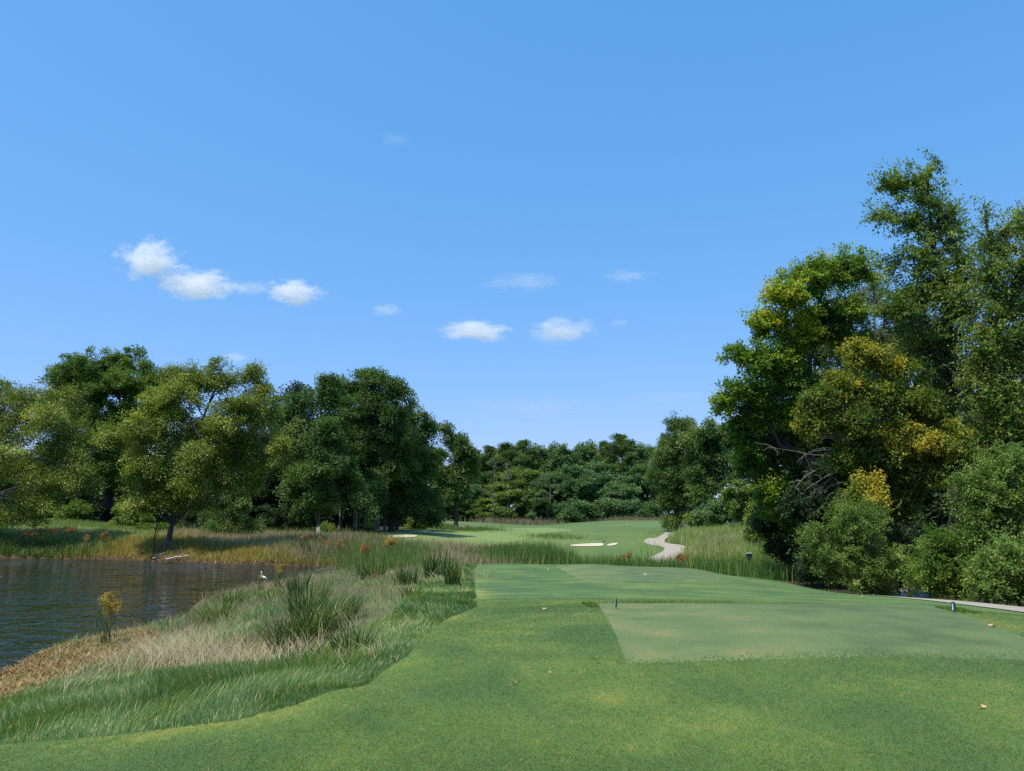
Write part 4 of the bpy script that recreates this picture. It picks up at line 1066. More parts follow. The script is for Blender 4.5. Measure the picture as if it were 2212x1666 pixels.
FG = 'far trees closing the end of the fairway'
for (a, ah, aw, dx, Y, top, w, lab) in [
    (A_P, 25, 11, 1060, 262, 962, 62, 'far pine with a flat dark top next to the lone fairway tree'),
    (A_P, 25, 11, 1092, 256, 956, 66, 'far pine second from the lone fairway tree'),
    (A_P, 25, 11, 1128, 250, 950, 66, 'far pine standing above the olive far tree'),
    (A_R1, 22, 14, 1172, 256, 966, 74, 'far green tree right of the pines on the skyline'),
    (A_R1, 22, 14, 1215, 250, 962, 78, 'far green tree at the middle of the skyline'),
    (A_R1, 22, 14, 1262, 258, 958, 76, 'far green tree left of the tallest far tree'),
    (A_P, 25, 11, 1308, 244, 952, 44, 'slim far pine beside the tallest far tree'),
    (A_P, 25, 11, 1346, 236, 936, 74, 'tallest dark far tree of the skyline'),
    (A_R1, 22, 14, 1392, 250, 964, 80, 'far green tree right of the tallest far tree'),
    (A_R1, 22, 14, 1040, 268, 985, 60, 'far green tree just right of the lone fairway tree'),
    (A_R1, 22, 14, 1000, 256, 990, 80, 'far green tree behind the lone fairway tree'),
    (A_R1, 22, 14, 935, 246, 1000, 90, 'far green tree between the grove and the lone fairway tree'),
    (A_R1, 22, 14, 1445, 240, 975, 90, 'far green tree behind the dark pine by the path'),
    (A_R2, 18, 13, 1085, 224, 1040, 88, 'olive green far tree in front of the pines'),
    (A_R2, 18, 13, 1140, 226, 1008, 92, 'largest yellow green tree in the front row of far trees'),
    (A_R1, 22, 14, 1190, 220, 1020, 70, 'dark green front row far tree beside the yellow green one'),
    (A_R3, 16, 13, 1235, 222, 1010, 84, 'bluish green front row far tree below the middle of the skyline'),
    (A_R3, 16, 13, 1288, 226, 1004, 84, 'bluish green front row far tree below the slim pine'),
    (A_R3, 16, 13, 1335, 220, 1045, 76, 'rounded bluish far tree with a low crown'),
    (A_R3, 16, 13, 1385, 226, 1010, 84, 'bluish front row far tree nearest the dark pine'),
    (A_R2, 18, 13, 1050, 222, 1075, 60, 'smallest olive far tree near the lone fairway tree'),
    (A_R1, 22, 14, 1165, 216, 1060, 56, 'low dark green far tree below the yellow green one'),
    (A_R1, 22, 14, 1100, 300, 985, 110, 'distant green tree behind the far pines'),
    (A_R1, 22, 14, 1195, 300, 975, 110, 'distant green tree behind the middle of the skyline'),
    (A_R1, 22, 14, 1290, 300, 978, 110, 'distant green tree behind the slim far pine'),
    (A_R1, 22, 14, 1400, 300, 975, 120, 'distant green tree behind the right end of the far row'),
    (A_R1, 22, 14, 1010, 228, 1045, 70, 'low far tree right behind the lone trunk'),
    (A_R1, 22, 14, 945, 222, 1050, 80, 'low far tree left of the lone trunk'),
]:
    place(a, ah, aw, dx, Y, top, w, lab, FG)
for (dx, Y, top, w, lab) in [(1085, 218, 1098, 40, 'pale green far shrub above the pink grass strip'), (1250, 214, 1085, 60, 'far shrub at the foot of the middle far trees'), (1318, 213, 1080, 54, 'far shrub left of the low rounded far tree'), (1360, 213, 1085, 50, 'far shrub right of the low rounded far tree'),
                             (915, 236, 1088, 60, 'far shrub left of the lone trunk behind the rough grass'), (955, 238, 1086, 56, 'far shrub just left of the lone trunk'), (1000, 240, 1084, 56, 'far shrub just right of the lone trunk'), (1035, 236, 1090, 52, 'far shrub between the lone trunk and the pink grass'), (1062, 240, 1088, 50, 'far shrub at the left end of the pink grass'),
                             (1205, 216, 1092, 44, 'far shrub in the dark gap of the front row'), (1410, 212, 1090, 44, 'far shrub beside the dark pine')]:
    place(A_S, 6, 8, dx, Y, top, w, lab, 'shrubs at the foot of the far trees', 'shrub')


def dead_tree(label, base, H, n, spread, mat='deadwood', r0=0.16, lean=0.0, name='dead_tree'):
    root = empty(name, base, label, 'dead tree', 'bare dead trees')
    tb = Tubes(); tp = bend((0, 0, -.1), (lean, 0, H), 0, 7, 0.02)
    tb.add(tp, np.linspace(r0, 0.03, 7), 6)
    link('trunk', tb.mesh('trunk', M[mat]), root)
    tb = Tubes()
    for k in range(n):
        j = rng.integers(2, 7); s = tp[j]; a = rng.uniform(0, 6.28); L = spread * rng.uniform(.4, 1)
        e = s + np.array([math.cos(a) * L * .8, math.sin(a) * L * .8, L * rng.uniform(.2, .9)])
        b_ = bend(s, e, 0, 5, 0.06); tb.add(b_, np.linspace(r0 * .35, r0 * .1, 5), 4)
        for _ in range(3):
            s2 = b_[rng.integers(1, 5)]; e2 = s2 + rng.normal(0, 1, 3) * L * .28 + np.array([0, 0, L * .12])
            tb.add(bend(s2, e2, 0, 4, .05), np.linspace(r0 * .16, r0 * .06, 4), 3)
    link('crown', tb.mesh('crown', M[mat]), root)
    return root


for (dx, Y, top, lab) in [(1068, 216, 1010, 'bare grey dead trunk in front of the far pines, leftmost'), (1098, 217, 985, 'tallest bare grey dead trunk in front of the far pines'), (1190, 213, 985, 'bare twiggy dead tree between the front row far trees')]:
    b = ground_at(dx, Y)
    dead_tree(lab, b, at(dx, top, Y)[2] - b[2], 14, 4.5, r0=0.11)

# ------------------------------------------------------------------ right middle distance
dtree('pine_tree', 'large dark pine where the winding path disappears', 'pine', 1462, 124,
      [(1462, 945, 38, 40), (1440, 985, 36, 36), (1490, 980, 40, 40), (1430, 1030, 32, 34), (1480, 1035, 46, 38), (1425, 1078, 30, 30), (1475, 1090, 46, 34), (1450, 1115, 40, 20), (1470, 920, 22, 16)],
      M['leaf_pine'], M['bark_dark'], 42000, leaf=0.42, aspect=0.22, cr=0.7, spray=1.1, tr0=0.5, tr1=0.1, tone=0.6, up=0.2)
dtree('sweetgum_tree', 'dark broadleaf tree right of the large pine by the path', 'tree', 1535, 114,
      [(1530, 950, 50, 42), (1570, 960, 45, 45), (1500, 1000, 30, 36), (1545, 1020, 60, 45), (1590, 1020, 45, 50), (1525, 1075, 44, 34), (1600, 940, 40, 40)],
      M['leaf_oak'], M['bark_dark'], 36000, leaf=0.32, aspect=0.6, cr=0.7, spray=1.3, tr0=0.45, tr1=0.1, tone=0.55)
for (dx, Y, cy, rx, ry, mt, n_, lab) in [(1508, 118, 1124, 24, 18, 'leaf_bush', 6000, 'olive shrub at the foot of the dark pine beside the path'), (1565, 104, 1095, 48, 42, 'leaf_far_blue', 13000, 'rounded bluish shrub at the back of the meadow'),
                                        (1615, 92, 1075, 44, 55, 'leaf_bush', 15000, 'tall green shrub under the big overhanging maple'), (1530, 108, 1115, 34, 26, 'leaf_far_blue', 8000, 'small bluish shrub left of the rounded bluish one'),
                                        (1640, 70, 1150, 30, 26, 'leaf_bright', 6000, 'green shrub with yellow flowers at the meadow edge'), (1660, 66, 1120, 45, 45, 'leaf_bush', 11000, 'shrub behind the yellow flowered one'), (1690, 56, 1185, 36, 34, 'leaf_bright', 9000, 'bright green shrub at the end of the meadow by the orange stake'),
                                        (1735, 50, 1170, 30, 50, 'leaf_shade', 8000, 'dark shrub beside the shaded gap'), (1710, 60, 1140, 45, 60, 'leaf_shade', 9000, 'dark shrub deep in the shaded gap')]:
    dtree('shrub', lab, 'shrub', dx, Y, [(dx, cy, rx, ry), (dx - rx * .45, cy + ry * .3, rx * .5, ry * .6), (dx + rx * .45, cy + ry * .25, rx * .55, ry * .65), (dx, cy + ry * .6, rx * .9, ry * .4)], M[mt], M['bark_dark'], n_, leaf=0.17 if Y < 80 else 0.24, aspect=0.6, cr=0.38, spray=0.6, tr0=0.07, tr1=0.02, group='shrubs around the meadow', twigs=0.2, tone=0.5)

# ------------------------------------------------------------------ right woods
dtree('maple_tree', 'large maple with dark overhanging boughs at the left edge of the right woods', 'tree', 1760, 44,
      [(1690, 640, 55, 45, -1, .1), (1750, 600, 55, 45, 0, .06), (1830, 590, 60, 45, 1, .05), (1660, 700, 40, 40, -1, .14), (1720, 720, 60, 55, 0, .1), (1640, 770, 42, 42, -1, .12), (1600, 765, 30, 20, -1, .1), (1700, 800, 65, 50), (1610, 850, 50, 40, -1, .02), (1570, 875, 35, 18, -1, .12), (1660, 880, 65, 50, 0, -.1), (1740, 880, 70, 60, 1, -.1), (1620, 940, 55, 40, 0, -.15), (1690, 960, 70, 50, 1, -.2), (1640, 1000, 50, 40, 1, -.12), (1700, 1040, 60, 50, 1, -.15), (1660, 1070, 40, 40, 0, .02), (1780, 980, 60, 70, 2, -.2), (1800, 700, 70, 60, 1, 0), (1690, 1120, 40, 35, .5, 0)],  # tone offsets paint sunlit upper left boughs and a shaded interior
      M['leaf_maple'], M['bark_dark'], 95000, leaf=0.145, aspect=0.75, cr=0.26, spray=1.3, tr0=0.3, tr1=0.08, tone=0.42, trunk_d=[(1760, 1120), (1755, 1000), (1745, 850), (1760, 700), (1780, 610)], twigs=0.5, per=28)
dtree('elm_tree', 'tallest leaning tree with airy top branches rising above the right woods', 'tree', 2030, 40,
      [(1975, 400, 55, 26, 0, .02), (1930, 398, 45, 14, 0, 0, 2.2), (2010, 385, 40, 22), (1990, 440, 70, 30), (2030, 480, 60, 40), (1910, 470, 45, 12, 0, 0, 2.2), (1950, 490, 45, 20), (2070, 470, 30, 30), (2050, 540, 70, 45), (1970, 560, 60, 28), (1930, 570, 40, 20), (2000, 620, 90, 50), (2080, 600, 50, 60), (2040, 690, 90, 60), (1960, 680, 60, 40), (2030, 360, 12, 20), (2000, 760, 90, 60, 1), (2060, 840, 80, 70, 1)],
      M['leaf_elm'], M['bark_dark'], 34000, leaf=0.13, aspect=0.7, cr=0.17, spray=2.0, tr0=0.24, tr1=0.05, tone=0.5, trunk_d=[(2060, 1100), (2080, 900), (2060, 740), (2030, 600), (2010, 480), (2005, 390)], twigs=0.6, per=15, twig_r=0.014)
dtree('elm_tree', 'tall dull green tree with vines at the right edge of the picture', 'tree', 2200, 37,
      [(2140, 530, 45, 45), (2190, 500, 40, 40, 0, .1), (2230, 480, 40, 40), (2150, 610, 60, 60), (2220, 600, 60, 70), (2130, 700, 60, 70), (2210, 720, 70, 70), (2150, 800, 70, 70), (2230, 840, 70, 80), (2170, 900, 70, 70), (2130, 470, 18, 14), (2270, 560, 50, 80), (2280, 700, 50, 80), (2200, 970, 80, 60)],
      M['leaf_elm'], M['bark_dark'], 46000, leaf=0.125, aspect=0.65, cr=0.18, spray=2.0, tr0=0.30, tr1=0.05, tone=0.52, twigs=0.6, per=16, tsig=0.16, twig_r=0.014)
dtree('hackberry_tree', 'thin pale green see-through tree with grey branches in the middle of the right woods', 'tree', 1880, 48,
      [(1830, 660, 60, 60), (1890, 640, 60, 60), (1950, 680, 55, 60), (1800, 740, 50, 50), (1870, 740, 80, 60), (1940, 770, 60, 60), (1810, 820, 60, 50), (1880, 850, 80, 60), (1780, 880, 50, 40), (1990, 720, 50, 60)],
      M['leaf_grey'], M['deadwood'], 32000, leaf=0.12, aspect=0.6, cr=0.2, spray=1.8, tr0=0.22, tr1=0.05, tone=0.55, twigs=0.9, per=30, twig_r=0.02)
dtree('sugar_maple_tree', 'golden yellow turning maple in front of the right woods', 'tree', 1900, 34,
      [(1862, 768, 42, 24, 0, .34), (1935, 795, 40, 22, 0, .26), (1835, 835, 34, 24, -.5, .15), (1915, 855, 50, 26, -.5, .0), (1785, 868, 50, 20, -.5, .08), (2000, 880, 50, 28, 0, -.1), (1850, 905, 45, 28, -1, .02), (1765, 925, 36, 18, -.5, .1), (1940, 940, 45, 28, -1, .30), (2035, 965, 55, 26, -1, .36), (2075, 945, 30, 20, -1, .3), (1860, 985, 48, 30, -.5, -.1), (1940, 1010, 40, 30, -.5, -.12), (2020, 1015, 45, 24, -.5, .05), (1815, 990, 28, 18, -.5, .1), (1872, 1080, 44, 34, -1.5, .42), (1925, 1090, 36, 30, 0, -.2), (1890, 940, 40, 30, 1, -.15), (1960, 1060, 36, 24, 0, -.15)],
      M['leaf_gold'], M['bark_pale'], 62000, leaf=0.125, aspect=0.75, cr=0.27, spray=0.9, tr0=0.2, tr1=0.05, tone=0.32, twigs=0.5, per=30, trunk_d=[(1885, 1100), (1890, 1000), (1895, 900), (1890, 800)])
for (dx, Y, cy, rx, ry, n_, lab) in [(1760, 58, 900, 130, 260, 30000, 'dark tree behind the large overhanging maple'), (1920, 56, 930, 140, 260, 30000, 'dark tree behind the golden maple'), (2080, 52, 930, 130, 280, 28000, 'dark tree behind the tallest leaning tree'),
                                     (2240, 50, 900, 130, 300, 24000, 'dark tree behind the vine covered tree at the right edge'), (1990, 44, 1120, 110, 90, 14000, 'dark low tree in the deep shade right of the golden maple'), (1790, 47, 1090, 70, 110, 11000, 'dark low tree in the deep shade left of the golden maple'), (2120, 40, 1080, 90, 110, 12000, 'dark low tree behind the feathery shrub at the right')]:
    dtree('woodland_tree', lab, 'tree', dx, Y, [(dx, cy, rx, ry * .6), (dx - rx * .4, cy + ry * .3, rx * .7, ry * .5), (dx + rx * .4, cy + ry * .3, rx * .7, ry * .5), (dx, cy - ry * .55, rx * .6, ry * .4), (dx, cy + ry * .7, rx * .9, ry * .3)], M['leaf_shade'], M['bark_dark'], n_, leaf=0.26, aspect=0.65, cr=0.5, spray=1.0, tr0=0.26, tr1=0.08, group='dark trees inside the right woods', twigs=0.25, tone=0.5)
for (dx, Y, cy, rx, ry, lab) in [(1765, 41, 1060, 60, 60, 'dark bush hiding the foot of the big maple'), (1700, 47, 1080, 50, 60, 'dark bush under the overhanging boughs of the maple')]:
    dtree('shrub', lab, 'shrub', dx, Y, [(dx, cy, rx, ry), (dx - 25, cy + 50, rx, ry * .8), (dx + 30, cy + 60, rx, ry * .8), (dx, cy + 110, rx * 1.1, 40)], M['leaf_shade'], M['bark_dark'], 14000, leaf=0.17, aspect=0.65, cr=0.35, spray=.8, tr0=0.08, tr1=0.03, group='dark shrubs in the shade of the maple', twigs=0.2)
BS = 'feathery shrubs along the near path'
for (dx, Y, bl, mt, n_, lab) in [
    (1850, 31, [(1850, 1130, 60, 45), (1800, 1170, 55, 50), (1870, 1190, 70, 55), (1790, 1215, 45, 40), (1840, 1235, 70, 32), (1910, 1220, 55, 40), (1880, 1100, 30, 30, .5)], 'leaf_bush', 40000, 'largest feathery grey green shrub left of the dark hollow'),
    (2150, 25, [(2160, 1050, 55, 50), (2120, 1095, 45, 45), (2190, 1090, 55, 60), (2140, 1140, 55, 45), (2210, 1150, 55, 60), (2100, 1060, 30, 30), (2180, 1010, 40, 40), (2250, 1080, 50, 80)], 'leaf_bush', 46000, 'tall feathery shrub at the right edge above the path'),
    (2060, 26.5, [(2050, 1185, 45, 34), (2010, 1210, 36, 34), (2085, 1210, 45, 38), (2030, 1250, 50, 26), (2000, 1250, 30, 22), (2080, 1255, 45, 26)], 'leaf_bright', 27000, 'bright green leafy shrub in the middle of the path edge'),
    (2190, 22.5, [(2170, 1220, 50, 40), (2220, 1230, 55, 50), (2140, 1262, 45, 24), (2200, 1270, 60, 28), (2260, 1220, 50, 60)], 'leaf_bush', 30000, 'low dull green shrub at the right edge beside the path'),
    (1950, 33, [(1955, 1190, 40, 50), (1970, 1230, 40, 36), (1940, 1240, 36, 28)], 'leaf_shade', 14000, 'dark shaded shrub between the feathery and the bright green ones')]:
    dtree('shrub', lab, 'shrub', dx, Y, bl, M[mt], M['bark_dark'], n_, leaf=0.085, aspect=0.5, cr=0.13, spray=0.9, tr0=0.06, tr1=0.02, group=BS, twigs=0.35, per=30, tone=0.5, twig_r=0.009, tsig=0.18, droop=0.1)
for (dx, dy, mt, lab) in [(1745, 1236, 'leaf_shade', 'small dark bush at the shaded gap next to the lawn'), (1880, 1262, 'leaf_bush', 'small bush at the foot of the large feathery shrub')]:
    b = ground_at(dx, 30)
    dtree('shrub', lab, 'shrub', dx, 32, [(dx, dy - 8, 40, 22), (dx + 30, dy, 36, 20)], M[mt], M['bark_dark'], 9000, leaf=0.085, aspect=0.55, cr=0.2, spray=0.4, tr0=0.05, tr1=0.02, group=BS, twigs=0.3, twig_r=0.009)

# grey dead branches left of the golden maple
b = ground_at(1850, 35.5)
root = empty('dead_tree', b, 'grey dead tree with bare drooping branches left of the golden maple', 'dead tree', 'bare dead trees')
tb = Tubes()
tp = np.array([at(dx, dy, 35.5) - b for dx, dy in [(1850, 1250), (1848, 1150), (1842, 1060), (1838, 990), (1830, 900)]])
tp[0] = (0, 0, -.1)
tb.add(smooth_line(tp, 4), np.linspace(.13, .05, 17), 7)
link('trunk', tb.mesh('trunk', M['deadwood']), root)
tb = Tubes()
for (s, ctrl, e, r0) in [((1838, 990), (1760, 985), (1672, 968), .035), ((1840, 1000), (1760, 1000), (1718, 1052), .035), ((1842, 1010), (1790, 1020), (1738, 1060), .03), ((1845, 1040), (1800, 1040), (1760, 1075), .03), ((1838, 960), (1790, 945), (1742, 930), .025), ((1838, 980), (1780, 960), (1735, 985), .03), ((1845, 1020), (1800, 1000), (1770, 1070), .03)]:
    o1, o2 = rng.uniform(-.6, .2), rng.uniform(-1.4, .2)
    A, B_, C_ = at(*s, 35.5) - b, at(*ctrl, 35.5 + o1) - b, at(*e, 35.5 + o2) - b
    t = np.linspace(0, 1, 9)[:, None]
    cv = (1 - t) ** 2 * A + 2 * t * (1 - t) * B_ + t * t * C_ + np.concatenate([np.zeros((1, 3)), rng.normal(0, .014, (8, 3))])
    tb.add(cv, np.linspace(r0, r0 * .3, 9), 5)
    for _ in range(7):
        p0 = cv[rng.integers(3, 9)]; e2 = p0 + np.array([rng.uniform(-.9, .25), rng.uniform(-.3, .3), rng.uniform(-.55, .35)])
        tb.add(bend(p0, e2, .05, 6, .05), np.linspace(r0 * .45, r0 * .16, 6), 4)
link('crown', tb.mesh('crown', M['deadwood']), root)


# ------------------------------------------------------------------ sedge clumps, bulrushes and other single plants
def clump(name, label, cat, base, n, h, spread, mat, group, w=0.012, lean=(0.15, 0.9), tone=(0.5, 0.22), segs=4, fan=0.3, droop=0.08):
    base = np.asarray(base, float)
    a = rng.uniform(0, 6.28, n); rad_ = spread * np.sqrt(rng.random(n))
    P = np.stack([np.cos(a) * rad_, np.sin(a) * rad_, np.full(n, -0.03)], 1)
    P[:, 2] += terrain(base[0] + P[:, 0], base[1] + P[:, 1]) - base[2]
    n = int(n * .62); a = rng.uniform(0, 6.28, n); rad_ = spread * np.sqrt(rng.random(n))
    P = np.stack([np.cos(a) * rad_, np.sin(a) * rad_, np.full(n, -0.03)], 1)
    P[:, 2] += terrain(base[0] + P[:, 0], base[1] + P[:, 1]) - base[2]
    V, Q, T = blades(P, rng.uniform(.55, 1.05, n) * h * 1.0, w * rng.uniform(.7, 1.3, n), a + rng.normal(0, fan + .3, n), rng.uniform(*lean, n), segs, droop, rng.normal(*tone, n))
    return tag(link(name, make_mesh(name, V, Q, 4, mat, tone=np.clip(T, 0, 1)), loc=base), label, cat, group)


SG = 'green sedge clumps on the near bank'
for (dx, dy, n_, h, sp, lab, kw) in [
    (640, 1398, 420, 0.85, .42, 'largest dark green sedge clump at the front of the near bank', {}),
    (700, 1372, 380, 0.80, .40, 'dense green sedge clump just right of the largest one', {}),
    (725, 1345, 300, 0.75, .40, 'green sedge clump third in line behind the largest one', {}),
    (660, 1345, 240, 1.1, .35, 'tall upright sedge clump behind the largest one', dict(lean=(.08, .5))),
    (762, 1412, 110, 0.55, .22, 'small sedge clump with straw at the front edge of the rough', {}),
    (640, 1300, 120, 1.2, .25, 'slender tall sedge clump near the end of the pond', dict(lean=(.05, .35))),
    (465, 1345, 260, 0.75, .45, 'bright yellow green grass clump at the water edge', dict(mat='blade_meadow', tone=(.35, .2))),
    (500, 1315, 160, 0.9, .4, 'bright green grass clump just right behind the yellow green one', dict(mat='blade_sedge', tone=(.55, .2))),
    (365, 1362, 50, 0.5, .15, 'thin dark weed sprig at the shoreline', dict(mat='blade_reed')),
    (880, 1262, 150, 0.9, .40, 'dark green sedge clump left of the pair near the mown corner', dict(lean=(.1, .6))),
    (930, 1250, 110, 1.25, .22, 'upright sedge clump in the middle of the far end of the rough', dict(lean=(.05, .4))),
    (975, 1268, 120, 1.15, .25, 'sedge clump with a straw coloured foot beside the mown corner', dict(lean=(.05, .5))),
    (955, 1245, 100, 1.3, .3, 'sedge clump just behind the one with the straw foot', dict(lean=(.05, .4))),
    (800, 1252, 140, 1.1, .4, 'sedge clump at the right tip of the pond', dict(lean=(.08, .5))),
    (890, 1290, 90, 0.5, .25, 'low yellow green tuft in front of the upright sedges', dict(mat='blade_meadow')),
    (585, 1300, 120, 0.7, .35, 'yellow green weed clump at the edge of the water near the white bird', dict(mat='blade_meadow', tone=(.4, .2))),
]:
    c = hit1(dx, dy)
    m_ = M[kw.pop('mat')] if 'mat' in kw else M['blade_sedge']
    clump('sedge_clump', lab, 'sedge', c, n_, h, sp * max(1, c[1] / 22), m_, SG, w=0.023 * max(1, c[1] / 14), **kw)


def bulrush(label, base, n, h, mat, group, head=0.10, w=0.010, per=26, leaves_n=14, spread=.12, lean=.25):
    root = empty('bulrush', base, label, 'bulrush', group)
    tb = Tubes(); tips = []
    for _ in range(n):
        a = rng.uniform(0, 6.28); s = np.array([math.cos(a), math.sin(a), 0]) * spread * rng.random()
        e = s + np.array([rng.normal(0, lean * h * .5), rng.normal(0, lean * h * .5), h * rng.uniform(.72, 1.0)])
        tb.add(bend(s - np.array([0, 0, .05]), e, 0, 6, .012), np.linspace(w * .7, w * .35, 6), 5)
        tips.append(e)
    link('stems', tb.mesh('stems', M['blade_weed_solid']), root)
    a = rng.uniform(0, 6.28, leaves_n)
    P = np.stack([rng.normal(0, spread * .6, leaves_n), rng.normal(0, spread * .6, leaves_n), rng.uniform(0, h * .5, leaves_n)], 1)
    V, Q, T = blades(P, rng.uniform(.35, .7, leaves_n) * h, w * 1.6, a, rng.uniform(.3, 1.0, leaves_n), 4, .05, rng.normal(.5, .2, leaves_n))
    link('blades', make_mesh('blades', V, Q, 4, M['blade_sedge'], tone=np.clip(T, 0, 1)), root)
    for e in tips:
        C = e + rng.normal(0, head * .6, (7, 3)) * np.array([1, 1, .6])
        V, Q, T = leaves(C, np.full(7, head * .55), per, head * .42, .55, rng.normal(0, 1, (7, 3)) * .5 + np.array([0, 0, -.3]), ctone=rng.uniform(.2, .8, 7), tsig=.2, droop=.6)
        link('seed_sprays', make_mesh('seed_sprays', V, Q, 4, mat, tone=T), root)
    return root


M['blade_weed_solid'] = plain_mat('stem', (0.10, 0.12, 0.03), (0.20, 0.19, 0.06), 6, 0.7)
BG = 'bulrushes with tan seed heads around the pond'
for (dx, dy, top, n_, mt, kw, lab) in [
    (226, 1408, 1285, 9, 'seedhead', dict(head=.09, w=.014, per=38, leaves_n=18, spread=.19, lean=.2), 'large bulrush with drooping golden heads standing at the near shore in front of the water'),
    (600, 1276, 1218, 3, 'seedhead', dict(head=.10, w=.02), 'small yellow bulrush at the near shore by the end of the pond'),
    (562, 1280, 1238, 1, 'seedhead', dict(head=.08, w=.02), 'single stemmed bulrush next to the white bird'),
    (652, 1202, 1148, 3, 'seedhead_rust', dict(head=.14, w=.03), 'leaning brown bulrush on the far shore right of the leaning tree'),
    (668, 1206, 1155, 1, 'seedhead_rust', dict(head=.12, w=.02), 'single bulrush just right of the leaning brown one'),
    (696, 1208, 1160, 3, 'seedhead_rust', dict(head=.13, w=.02), 'bulrush with three tan heads in front of the young pine'),
    (732, 1212, 1168, 4, 'seedhead_rust', dict(head=.13, w=.025), 'bulrush with rusty heads at the left edge of the reeds'),
    (792, 1225, 1180, 5, 'seedhead_rust', dict(head=.14, w=.02), 'rust orange bulrush in front of the left reeds'),
    (846, 1205, 1166, 8, 'seedhead', dict(head=.17, w=.02), 'golden bulrush cluster inside the left reeds'),
    (62, 1196, 1146, 4, 'seedhead_rust', dict(head=.16, w=.02), 'leftmost tan bulrush on the far shore in the shade'),
    (110, 1194, 1144, 4, 'seedhead_rust', dict(head=.16, w=.02), 'second tan bulrush from the left on the far shore'),
    (145, 1192, 1140, 5, 'seedhead_rust', dict(head=.17, w=.03), 'dark stemmed bulrush third from the left on the far shore'),
    (184, 1194, 1158, 2, 'seedhead_rust', dict(head=.15, w=.02), 'bulrush with one leaning tan head on the far shore'),
    (226, 1192, 1152, 3, 'seedhead_rust', dict(head=.16, w=.02), 'rust orange bulrush on the far shore left of the leaning tree'),
    (1352, 1210, 1188, 3, 'seedhead_rust', dict(head=.16, w=.02), 'brown bulrush in the middle of the far reed belt'),
    (1463, 1216, 1196, 3, 'seedhead_rust', dict(head=.2, w=.03), 'pale tan dead bulrush in front of the winding path'),
]:
    Y0 = None
    c = hit1(dx, dy) if dx < 1300 else ground_at(dx, 46)
    h = at(dx, top, c[1])[2] - c[2]
    bulrush(lab, c, n_, max(h, .5), M[mt], BG, **kw)

# single wild flowers
c = ground_at(1653, 64)
root = empty('wildflower', c, 'yellow wildflower clump at the edge of the meadow', 'flower')
cl = clump('foliage', None, None, c, 50, 1.2, .4, M['blade_meadow'], None, w=.03); cl.parent = root; cl.location = (0, 0, 0)
for k in ('label', 'category'):
    if k in cl: del cl[k]
M['petal'] = leaf_mat('petal', [(0, (0.55, 0.36, 0.02)), (1, (0.7, 0.5, 0.03))], .3)
V, Q, T = leaves(np.array([[0, -.2, 1.15], [.35, -.2, 1.0], [-.3, -.1, 1.05]]), np.array([.2, .16, .14]), 70, .09, .7, np.tile([[0, 0, 1.0]], (3, 1)))
link('blossom', make_mesh('blossom', V, Q, 4, M['petal'], tone=T), root)


# ------------------------------------------------------------------ tee markers
M['marker'] = plain_mat('marker_enamel', (0.010, 0.030, 0.040), (0.020, 0.050, 0.062), 20, 0.28, 0, spec=0.5, coat=0.3)
M['emblem'] = plain_mat('emblem_paint', (0.50, 0.55, 0.60), (0.72, 0.75, 0.78), 30, 0.4)
M['steel'] = plain_mat('stake_steel', (0.30, 0.32, 0.33), (0.45, 0.47, 0.48), 30, 0.35)


def capsule_profile(w, h, n=14, taper=0.78):
    out = []
    for k in range(n + 1):
        a = math.pi * k / n
        out.append((math.cos(a) * w / 2, h - w / 2 + math.sin(a) * w / 2))
    for k in range(n + 1):
        a = math.pi + math.pi * k / n
        out.append((math.cos(a) * w / 2 * taper, w / 2 * 1.25 + math.sin(a) * w / 2 * 1.25))
    return out


def extrude_profile(prof, t0, t1, bevel=0.0):
    bm = bmesh.new()
    vs = [bm.verts.new((t0, y_, z_)) for y_, z_ in prof]
    f = bm.faces.new(vs)
    r = bmesh.ops.extrude_face_region(bm, geom=[f])
    for v in [e for e in r['geom'] if isinstance(e, bmesh.types.BMVert)]:
        v.co.x = t1
    bmesh.ops.recalc_face_normals(bm, faces=bm.faces)
    if bevel:
        ed = [e for e in bm.edges if abs(e.verts[0].co.x - e.verts[1].co.x) < 1e-6]
        bmesh.ops.bevel(bm, geom=ed, offset=bevel, segments=2, profile=0.6, affect='EDGES')
    return bm


def bm_obj(name, bm, mat, parent, loc=(0, 0, 0), smooth=False):
    me = bpy.data.meshes.new(name); bm.to_mesh(me); bm.free()
    me.materials.append(mat)
    if smooth:
        for p in me.polygons: p.use_smooth = True
    return link(name, me, parent, loc)


def make_marker(label):
    root = empty('tee_marker', (0, 0, 0), label, 'tee marker', 'oval tee markers')
    bm_obj('plate', extrude_profile(capsule_profile(.095, .165), -.013, .013, .004), M['marker'], root, (0, 0, .022))
    # pale emblem: an irregular figure of lobes, on both faces
    fig = [(0, .016), (.012, .03), (.016, .048), (.010, .062), (.020, .078), (.018, .095), (.008, .104), (.013, .118), (.008, .134), (-.004, .139), (-.013, .128), (-.012, .112), (-.020, .100), (-.016, .084), (-.008, .074), (-.018, .058), (-.022, .036), (-.012, .022)]
    for sx in (-1, 1):
        bm_obj('emblem', extrude_profile(fig, sx * .013, sx * .0155), M['emblem'], root, (0, 0, .022))
    tb = Tubes(); tb.add([(0, 0, -.08), (0, 0, 0), (0, 0, .05)], [.003, .006, .006], 6)
    link('stake', tb.mesh('stake', M['steel']), root)
    return root


